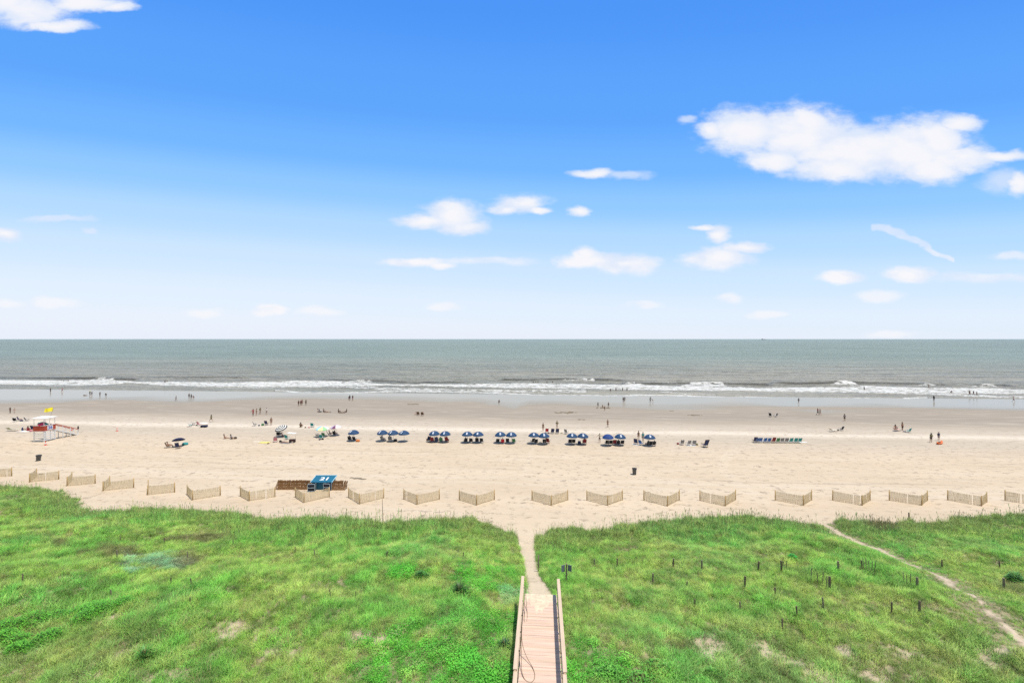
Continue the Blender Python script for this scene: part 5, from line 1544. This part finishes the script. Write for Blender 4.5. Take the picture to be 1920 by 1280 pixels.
place('cone', mk_cone, G(218.5, 808), 0, 'orange cone alone on the sand right of the lifeguard stand', 'cone', 'orange cones', 1.1)
place('cone', mk_cone, G(132.5, 807), 0, 'orange cone seen behind the stand ramp railing', 'cone', 'orange cones', 1.1)

def bag(px, py, d, col, label, cat='bag', nm='beach_bag', strap=True, rz=0):
    q = G(px, py); root = empty(nm, q, rad(rz)); tag(root, label, cat)
    w, l, h = d
    b = MB(); vs = []
    n = 12
    for k, (s_, z) in enumerate(((.88, 0), (1, .15), (1, .6), (.85, .95), (.5, 1.0))):
        for j in range(n):
            a = 2 * math.pi * j / n
            ex = .6
            cx = math.copysign(abs(math.cos(a)) ** ex, math.cos(a)); sy_ = math.copysign(abs(math.sin(a)) ** ex, math.sin(a))
            vs.append((cx * w / 2 * s_, sy_ * l / 2 * s_, z * h))
    fs = [(i * n + j, i * n + (j + 1) % n, (i + 1) * n + (j + 1) % n, (i + 1) * n + j) for i in range(4) for j in range(n)] + [tuple(range(n))[::-1], tuple(4 * n + j for j in range(n))]
    b.add(vs, fs); b.build('body', cloth(col), root, True)
    if strap:
        MB().tube([(-w * .3, 0, h * .9), (-w * .2, 0, h * 1.25), (w * .2, 0, h * 1.25), (w * .3, 0, h * .9)], .012, 5).build('handle', cloth('black'), root)
    return root
bag(670.5, 828, (.7, .5, .42), 'orange', 'orange bag at the right foot of the single blue umbrella')
bag(741, 828, (.65, .5, .5), 'black', 'dark bag between the middle and right umbrella of the trio')
bag(1086.5, 832.5, (.6, .6, .55), 'navy', 'dark round cooler under the right umbrella of the fifth pair', 'cooler', 'cooler')
bag(1013, 831.5, (.6, .4, .25), 'cream', 'pale bag lying between the chairs of the fourth pair')
bag(525, 829, (.4, .35, .34), 'black', 'small black bag between the pink chair and the towel')
bag(502, 832, (.4, .3, .15), 'brown', 'small brown bag on the yellowish towel')
bag(485, 798.3, (.45, .35, .22), 'navy', 'low dark bag right of the black reclined chair')
bag(491.8, 797.8, (.5, .5, .45), 'green', 'round dark green cooler left of the round-backed navy chair', 'cooler', 'cooler')
bag(572, 802, (.35, .3, .2), 'brown', 'small brown bag left of a pair by the sitting tan-shirted person')
bag(578.5, 802, (.4, .3, .22), 'pink', 'small pink bag left of the teal folding chair')
bag(1271.5, 833, (.4, .35, .28), 'maroon', 'small red bag left of the grey chair, right of the umbrellas')
bag(1307, 834.5, (.4, .35, .3), 'olive', 'dark olive bag right of the two chairs with white towels')
bag(367.5, 798, (.3, .3, .2), 'black', 'small dark bag between the black and pink chairs')
bag(1572, 807.5, (.3, .25, .3), 'black', 'small black bag between the white lounger and black chair')
bag(1029, 813, (.4, .3, .2), 'black', 'low black bag left of the two navy chairs')
bag(1053, 812.8, (.5, .3, .12), 'olive', 'flat dark bag right of the two navy chairs')
bag(440.5, 822.5, (.45, .4, .35), 'black', 'black bag right of the two sunbathers alone on the sand')
bag(1697, 809.5, (.6, .4, .14), 'navy', 'folded navy towel left of the blue chair at right', 'towel', 'towel', False)
bag(604.5, 824.2, (.35, .3, .28), 'black', 'small black bag at the foot of the bright teal chair')
bag(598.6, 825, (.3, .25, .2), 'navy', 'small navy bag left of the foot of the bright teal chair')
bag(346, 834, (.9, .7, .4), 'teal', 'pale green cooler half under the tilted navy umbrella', 'cooler', 'cooler')
bag(331, 826.5, (.5, .4, .3), 'black', 'dark bag in the shade line of the tilted navy umbrella')
bag(619, 773.5, (.25, .25, .25), 'grey', 'tiny grey bag between the two far sunbathing groups')
bag(57, 809, (.4, .4, .4), 'pink', 'pink bag right of the red-shirted person at far left')
bag(39, 789.6, (.7, .4, .3), 'navy', 'navy bag between the chairs of the upper group at far left')
def towel(px, py, w, l, rz, col, label):
    q = G(px, py, .015)
    b = MB().sling([(-l / 2, .02), (-l / 4, .028), (0, .018), (l / 4, .03), (l / 2, .02)], w, .012, .008)
    o = b.build('beach_towel', cloth(col), None, loc=q, rz=rad(rz)); tag(o, label, 'towel')
towel(495, 829.8, .9, 1.9, 85, 'yellow', 'yellowish towel spread left of the pink chair')
towel(480, 828.5, .7, 1.6, 80, 'cream', 'cream towel left of the yellowish one')
towel(546, 812, .9, 2.2, 70, 'white', 'white towel lying right of the striped umbrella')
towel(535, 830.6, .9, 2.0, 80, 'grey', 'grey towel under the person lying by the dark wagon')
towel(1296, 835.6, .8, 1.6, 85, 'white', 'white towel in front of the two grey chairs')
towel(1193, 833.8, .7, 1.4, 60, 'white', 'white towel by the blue and white chair')
towel(1507, 829.2, .5, 1.5, 92, 'white', 'white board-like towel at the right end of the long chair row')
towel(43, 809, .9, 2.0, 80, 'white', 'white towel in front of the lower group at far left')
# dark wagon
q = G(547.5, 829.5); wg = empty('beach_wagon', q, rad(8)); tag(wg, 'dark brown beach wagon with an upright handle below the striped umbrella', 'wagon')
dkb = mat('wagon_cloth', (.07, .035, .035), .85)
b = MB(); b.box((0, -.25, .42), (1.0, .03, .36)); b.box((0, .25, .42), (1.0, .03, .36)); b.box((-.485, 0, .42), (.03, .47, .36)); b.box((.485, 0, .42), (.03, .47, .36)); b.box((0, 0, .25), (.94, .47, .03)); b.build('tub', dkb, wg)
for sx in (-.38, .38):
    for sy_ in (-.28, .28):
        MB().lathe([(.03, -.03), (.13, -.03), (.14, 0), (.13, .03), (.03, .03)], 14, Matrix.Translation((sx, sy_, .13)) @ Matrix.Rotation(math.pi / 2, 4, 'X')).build('wheel', cloth('black'), wg)
MB().tube([(.5, 0, .3), (.55, 0, 1.15), (.55, -.1, 1.18), (.55, .1, 1.18)], .014, 6).build('handle', cloth('black'), wg)
# low canopy cart
q = G(382, 801); cc = empty('shade_cart', q, rad(5)); tag(cc, 'low dark cart with a white shade roof right of the pink chair', 'cart')
b = MB().box((0, 0, .32), (1.25, .55, .30)); b.build('tub', cloth('navy'), cc)
b = MB(); b.add([(-.75, -.4, .98), (.75, -.4, .98), (.75, .4, 1.0), (-.75, .4, 1.0), (-.6, -.1, 1.1), (.6, -.1, 1.1)], [(0, 1, 5, 4), (3, 4, 5, 2), (0, 4, 3), (1, 2, 5), (0, 3, 2, 1)]); b.build('roof', cloth('white'), cc)
b = MB()
for sx in (-.6, .6):
    for sy_ in (-.25, .25): b.tube([(sx, sy_, .2), (sx, sy_, 1.0)], .012, 5)
b.build('roof_pole', alu, cc)
for sx in (-.4, .4):
    for sy_ in (-.3, .3): MB().lathe([(.03, -.03), (.15, -.03), (.16, 0), (.15, .03), (.03, .03)], 12, Matrix.Translation((sx, sy_, .16)) @ Matrix.Rotation(math.pi / 2, 4, 'X')).build('wheel', cloth('black'), cc)
# kayak
q = G(1763, 832.3); ky = empty('kayak', q, rad(28)); tag(ky, 'orange kayak lying on the sand in front of the person in the navy shirt', 'kayak')
vs, fs = [], []
for i in range(9):
    t_ = i / 8; x = -1.1 + 2.2 * t_; wv = .34 * math.sin(math.pi * (.06 + .88 * t_)) ** .7; hz = .34 * (.75 + .5 * abs(2 * t_ - 1) ** 2)
    rise = .14 * abs(2 * t_ - 1) ** 2.5
    for j in range(8):
        a = 2 * math.pi * j / 8
        vs.append((x, math.cos(a) * wv, rise + hz / 2 + math.sin(a) * hz / 2))
for i in range(8):
    for j in range(8): fs.append((i * 8 + j, i * 8 + (j + 1) % 8, (i + 1) * 8 + (j + 1) % 8, (i + 1) * 8 + j))
fs += [tuple(range(8))[::-1], tuple(64 + j for j in range(8))]
MB().add(vs, fs).build('hull', mat('kayak_orange', (.75, .17, .04), .4), ky, True)
MB().lathe([(.17, .0), (.2, .05), (.2, .09), (.15, .09)], 14, Matrix.Translation((0, 0, .30)) @ Matrix.Diagonal((1.6, .9, 1, 1))).build('cockpit', cloth('brown'), ky, True)

# dug sand and seaweed scraps (low heaps)
def heap(px, py, rx, ry, h, n, label, col=(.17, .14, .10), nm='dug_sand', cat='dug sand'):
    q = G(px, py); r_ = random.Random(int(px)); b = MB()
    for i in range(n):
        x, y = r_.gauss(0, rx * .45), r_.gauss(0, ry * .45); s_ = r_.uniform(.15, .45)
        zg = float(ground_z(q.x + x, q.y + y)) - q.z
        b.lathe([(s_, -.03), (s_ * .8, h * .45 * r_.uniform(.6, 1)), (s_ * .35, h * r_.uniform(.7, 1.1)), (.02, h)], 7, Matrix.Translation((x, y, zg)) @ Matrix.Diagonal((r_.uniform(.8, 2.0), r_.uniform(.6, 1), 1, 1)))
    o = b.build(nm, mat('wet_clods', col, .9, .2), None, True, loc=q); tag(o, label, cat)
heap(1063, 774, 2.6, 1.2, .14, 34, 'wide patch of dug wet sand behind the umbrellas')
heap(1131, 765, 1.6, .5, .22, 16, 'trench edge of dug sand between the two thin children')
heap(774, 758, 2.2, .8, .14, 16, 'dark dug lumps at the wet edge left of the crouching person')
heap(1304, 778.5, 2.2, .8, .1, 14, 'faint line of dug lumps on damp sand right of centre')
heap(1090, 787, 1.4, .6, .08, 8, 'scattered lumps above the fifth umbrella pair')
heap(1260, 770.5, .9, .4, .08, 5, 'tiny lumps at the wet edge right of centre')
heap(673, 897, 1.3, .5, .05, 9, 'reddish scraps scattered right of the blue number 21 box', (.45, .2, .15), 'debris', 'debris')

# ------------------------------------------------------------------ lifeguard stand
red = mat('stand_red', (.42, .07, .035), .65, .1); wht = mat('stand_white', (.75, .75, .73), .6, .04)
C0 = G(81.2, 828.5)
lg = empty('lifeguard_stand', C0, rad(1)); tag(lg, 'red and white lifeguard stand with roof, ramp and sign panel', 'lifeguard stand')
Wd, Dp, FLZ = 1.85, 1.85, 2.0           # x from -Wd to 0, y from 0 to Dp
for x in (-Wd, 0):
    for y in (0, Dp):
        MB().bar((x, y, -.4), (x, y, 3.05), .11, .11).build('post', wht, lg)
for z in (.35, .75, 1.15, 1.55):
    MB().box((-Wd / 2, -.07, z), (Wd + .12, .03, .22)).build('cross_board', wht, lg)
    MB().box((.07, Dp / 2, z), (.03, Dp + .12, .22)).build('cross_board', wht, lg)
MB().box((-Wd / 2, Dp / 2, FLZ), (Wd + .2, Dp + .2, .08)).build('floor', wht, lg)
MB().box((-Wd / 2, -.08, 2.5), (Wd + .14, .03, 1.1)).build('side_panel', red, lg)
p_ = MB().box((.08, Dp / 2, 2.5), (.03, Dp + .14, 1.1)).build('side_panel', red, lg)
MB().bar((-Wd - .05, -.06, 3.07), (.05, -.06, 3.07), .16, .05).build('rail_cap', wht, lg)
MB().bar((.06, -.05, 3.07), (.06, Dp, 3.07), .16, .05).build('rail_cap', wht, lg)
MB().box((.105, .95, 2.55), (.02, .95, .8)).build('sign_panel', wht, lg)
def text_mesh(name, txt, size, m_, parent, M, ext=.004):
    cu = bpy.data.curves.new(name, 'FONT'); cu.body = txt; cu.size = size; cu.align_x = 'CENTER'; cu.align_y = 'CENTER'; cu.extrude = ext; cu.offset = size * .02
    ob = bpy.data.objects.new(name, cu); COL.objects.link(ob)
    dg = bpy.context.evaluated_depsgraph_get(); dg.update()
    me = bpy.data.meshes.new_from_object(ob.evaluated_get(dg)); me.name = name
    bpy.data.objects.remove(ob)
    me.materials.clear(); me.materials.append(m_)
    o = bpy.data.objects.new(name, me); COL.objects.link(o); o.parent = parent; o.matrix_local = M
    return o
text_mesh('sign_digits', '26', .75, mat('digit_blue', (.04, .07, .4), .6), lg, Matrix.Translation((.125, .95, 2.55)) @ Matrix.Rotation(math.pi / 2, 4, 'Z') @ Matrix.Rotation(math.pi / 2, 4, 'X'))
for x in (-Wd, 0):
    for y in (0, Dp):
        MB().bar((x, y, 3.08), (x, y, 4.42), .055, .055).build('roof_post', wht, lg)
b = MB(); cx_, cy_ = -Wd / 2, Dp / 2; a_ = 1.2
b.add([(cx_ - a_, cy_ - a_, 4.40), (cx_ + a_, cy_ - a_, 4.40), (cx_ + a_, cy_ + a_, 4.40), (cx_ - a_, cy_ + a_, 4.40), (cx_ - a_, cy_ - a_, 4.47), (cx_ + a_, cy_ - a_, 4.47), (cx_ + a_, cy_ + a_, 4.47), (cx_ - a_, cy_ + a_, 4.47), (cx_ - .5, cy_, 4.72), (cx_ + .5, cy_, 4.72)],
      [(3, 2, 1, 0), (0, 1, 5, 4), (1, 2, 6, 5), (2, 3, 7, 6), (3, 0, 4, 7), (4, 5, 9, 8), (5, 6, 9), (6, 7, 8, 9), (7, 4, 8)])
b.build('roof', wht, lg)
# seat in the stand
MB().box((-.9, .9, 2.3), (1.1, .5, .5)).build('bench', wht, lg)
# ramp running seaward
R0, R1 = Vector((.0, Dp, FLZ)), Vector((.35, Dp + 3.9, .05))
b = MB(); n_ = 26
for i in range(n_):
    q = R0.lerp(R1, (i + .5) / n_); b.box(q + Vector((-.42, 0, 0)), (.9, .19, .035), rot=(-math.atan2(FLZ, 3.9), 0, 0))
b.build('ramp', wht, lg)
for sx in (0, -.86):
    MB().bar(R0 + Vector((sx, 0, -.1)), R1 + Vector((sx, 0, -.04)), .05, .16).build('ramp_beam', wht, lg)
    MB().bar(R0 + Vector((sx, 0, 1.06)), R1 + Vector((sx, 0, 1.1)), .10, .12).build('ramp_rail', red, lg)
    for i in range(4):
        q = R0.lerp(R1, i / 3.0) + Vector((sx, 0, 0)); MB().bar((q.x, q.y, -.4), (q.x, q.y, q.z + 1.1), .09, .09).build('ramp_post', wht, lg)
# flag
fl = empty('flag', C0 + Vector((-.15, .7, 0))); tag(fl, 'yellow warning flag on a thin pole above the lifeguard stand', 'flag')
MB().tube([(0, 0, 2.05), (.02, .6, 4.9), (.06, 1.0, 6.25)], .02, 6).build('pole', mat('flag_pole', (.2, .2, .18), .5), fl)
vs = []; fs = []
for i in range(9):
    for j in range(4):
        u_ = i / 8; vs.append((.05 - 1.65 * u_, .97 - .06 * j + .10 * math.sin(u_ * 8 + j * .4), 6.22 - .24 * j - .16 * u_ + .05 * math.sin(u_ * 7)))
for i in range(8):
    for j in range(3): a = i * 4 + j; fs.append((a, a + 1, a + 5, a + 4))
MB().add(vs, fs).build('cloth', mat('flag_yellow', (.85, .72, .03), .7, .05), fl, True)
# folded umbrella on the stand
o = place('lgu', mk_umbrella([mat('canopy_magenta', (.6, .03, .12), .7), mat('canopy_magenta', (.6, .03, .12), .7), mat('canopy_seagreen', (.03, .22, .18), .7), mat('canopy_seagreen', (.03, .22, .18), .7)], prints=False, R_=.78, H_=1.15, dome=.4), C0 + Vector((-1.15, .55, 2.55)), rad(75), 'magenta and green umbrella opened on the lifeguard stand', 'umbrella', None, 1.0, (.5, .15))
# lifeguard
person(0, 0, 'sit_chair', 0, 'lifeguard seated under the stand roof beside the umbrella', loc=C0 + Vector((-.75, 1.0, 2.22)), skin='deep', top='black', bottom='red')
person(0, 0, 'stand', 180, 'dark figure by the end of the lifeguard ramp', loc=G(145.3, 809.5), skin='deep', top='black', bottom='black', scale=.72)

# ------------------------------------------------------------------ blue storage box with folded rental chairs
bx = empty('storage_box', G(584, 918.5)); tag(bx, 'blue storage box with the white number 21 on its sloping lid', 'storage box')
bl = mat('box_blue', (.016, .125, .215), .55, .1); blk = mat('box_blue_edge', (.35, .60, .72), .5, .08)
Wb, Db, Hb = 2.5, 1.25, 1.0
MB().box((Wb / 2, Db / 2, Hb / 2), (Wb, Db, Hb)).build('body', bl, bx)
b = MB(); b.add([(-.1, -.12, Hb - .03), (Wb + .1, -.12, Hb - .03), (Wb + .1, Db + .1, Hb + .32), (-.1, Db + .1, Hb + .32), (-.1, -.12, Hb + .03), (Wb + .1, -.12, Hb + .03), (Wb + .1, Db + .1, Hb + .38), (-.1, Db + .1, Hb + .38)],
      [(3, 2, 1, 0), (4, 5, 6, 7), (0, 1, 5, 4), (1, 2, 6, 5), (2, 3, 7, 6), (3, 0, 4, 7)]); lid = b.build('lid', bl, bx)
b = MB(); b.add([(0, Db - .02, Hb), (Wb, Db - .02, Hb), (Wb, Db - .02, Hb + .30), (0, Db - .02, Hb + .30), (0, 0, Hb), (Wb, 0, Hb)], [(0, 1, 2, 3), (1, 5, 2), (0, 3, 4)]); b.build('gable', bl, bx)
MB().bar((-.14, Db + .13, Hb + .4), (Wb + .14, Db + .13, Hb + .4), .08, .10).build('trim', blk, bx)
MB().bar((-.13, -.12, Hb + .0), (-.13, Db + .1, Hb + .35), .06, .10).build('trim', blk, bx)
MB().bar((Wb + .13, -.12, Hb + .0), (Wb + .13, Db + .1, Hb + .35), .06, .10).build('trim', blk, bx)
sl = math.atan2(.35, Db + .22)
text_mesh('number', '21', .92, mat('number_white', (.85, .86, .86), .6, .02), lid, Matrix.Translation((Wb / 2 + .15, Db * .46, Hb + .03 + .35 * (Db * .46 + .12) / (Db + .22) + .02)) @ Matrix.Rotation(sl, 4, 'X') @ Matrix.Diagonal((1.35, 1.0, 1.0, 1.0)), .006)
def mk_rack():
    root = empty('storage_rack')
    b = MB()
    for x in (-.42, .42):
        for y in (-.2, .2): b.bar((x, y, 0), (x, y, .98), .05, .05)
    for z in (.04, .5, .96): b.bar((-.42, -.2, z), (.42, -.2, z), .05, .05)
    b.build('frame', mat('rack_pale', (.35, .45, .5), .6), root)
    b = MB(); b.box((0, 0, .26), (.78, .36, .36)); b.box((0, 0, .72), (.78, .36, .36)); b.build('crate', mat('crate_dark', (.025, .03, .05), .7, .3, 10), root)
    return root
place('rack', mk_rack, G(584.5, 919.5) + Vector((.1, -.32, 0)), rad(6), 'pale rack of dark crates at the left front of the blue box', 'rack', 'racks beside the blue box')
place('rack', mk_rack, G(612.5, 919) + Vector((.15, -.25, 0)), rad(-6), 'pale rack of dark crates at the right front of the blue box', 'rack', 'racks beside the blue box')
fold_wood = mat('folded_wood', (.27, .145, .06), .7, .4, 6, stretch=(1, 1, 3)); fold_fab = mat('folded_fabric', (.05, .07, .13), .8, .3, 8)
def mk_folded():
    root = empty('folded_chair')
    b = MB()
    for x in (-.045, .045):
        b.bar((x, -.34, .0), (x, .1, 1.0), .035, .06); b.bar((x * .6, .3, .0), (x * .6, -.02, .95), .03, .05)
    b.bar((-.045, -.30, .1), (.045, -.30, .1), .035, .05); b.bar((-.05, .09, .97), (.05, .09, .97), .04, .06)
    b.build('frame', fold_wood, root)
    MB().box((0, .08, .62), (.06, .08, .66), rot=(-.38, 0, 0)).build('fabric', fold_fab, root)
    return root
k = 0
def row(x0, x1, py, n, lab):
    global k
    a, b_ = G(x0, py), G(x1, py)
    for i in range(n):
        q = a.lerp(b_, i / (n - 1)); q.y += random.uniform(-.04, .04)
        o = place('folded', mk_folded, q, rad(random.uniform(-5, 5)), 'brown folded wooden chair leaning in the tight row %s of the blue box' % lab, 'folded chair', 'folded wooden chairs %s of the blue box' % lab, random.uniform(1.05, 1.14), (random.uniform(-.05, .05), .16 + random.uniform(-.06, .06)))
row(518, 581, 916.5, 32, 'left')
row(623, 647, 917.5, 12, 'right')
# distant ship
q = Vector(((1432 - CX) / F * 9000, 9000, WATER)); sh = empty('ship', q); tag(sh, 'tiny ship on the horizon right of centre', 'ship')
b = MB(); b.add([(-45, -8, -2), (42, -8, -2), (42, 8, -2), (-45, 8, -2), (-50, -9, 9), (55, -9, 9), (55, 9, 9), (-50, 9, 9)], [(3, 2, 1, 0), (4, 5, 6, 7), (0, 1, 5, 4), (1, 2, 6, 5), (2, 3, 7, 6), (3, 0, 4, 7)]); b.build('hull', cloth('grey'), sh)
MB().box((-32, 0, 15), (20, 14, 12)).build('bridge', cloth('grey'), sh)
for o in list(bpy.data.objects):
    if o.name.endswith('_bones'): bpy.data.objects.remove(o)
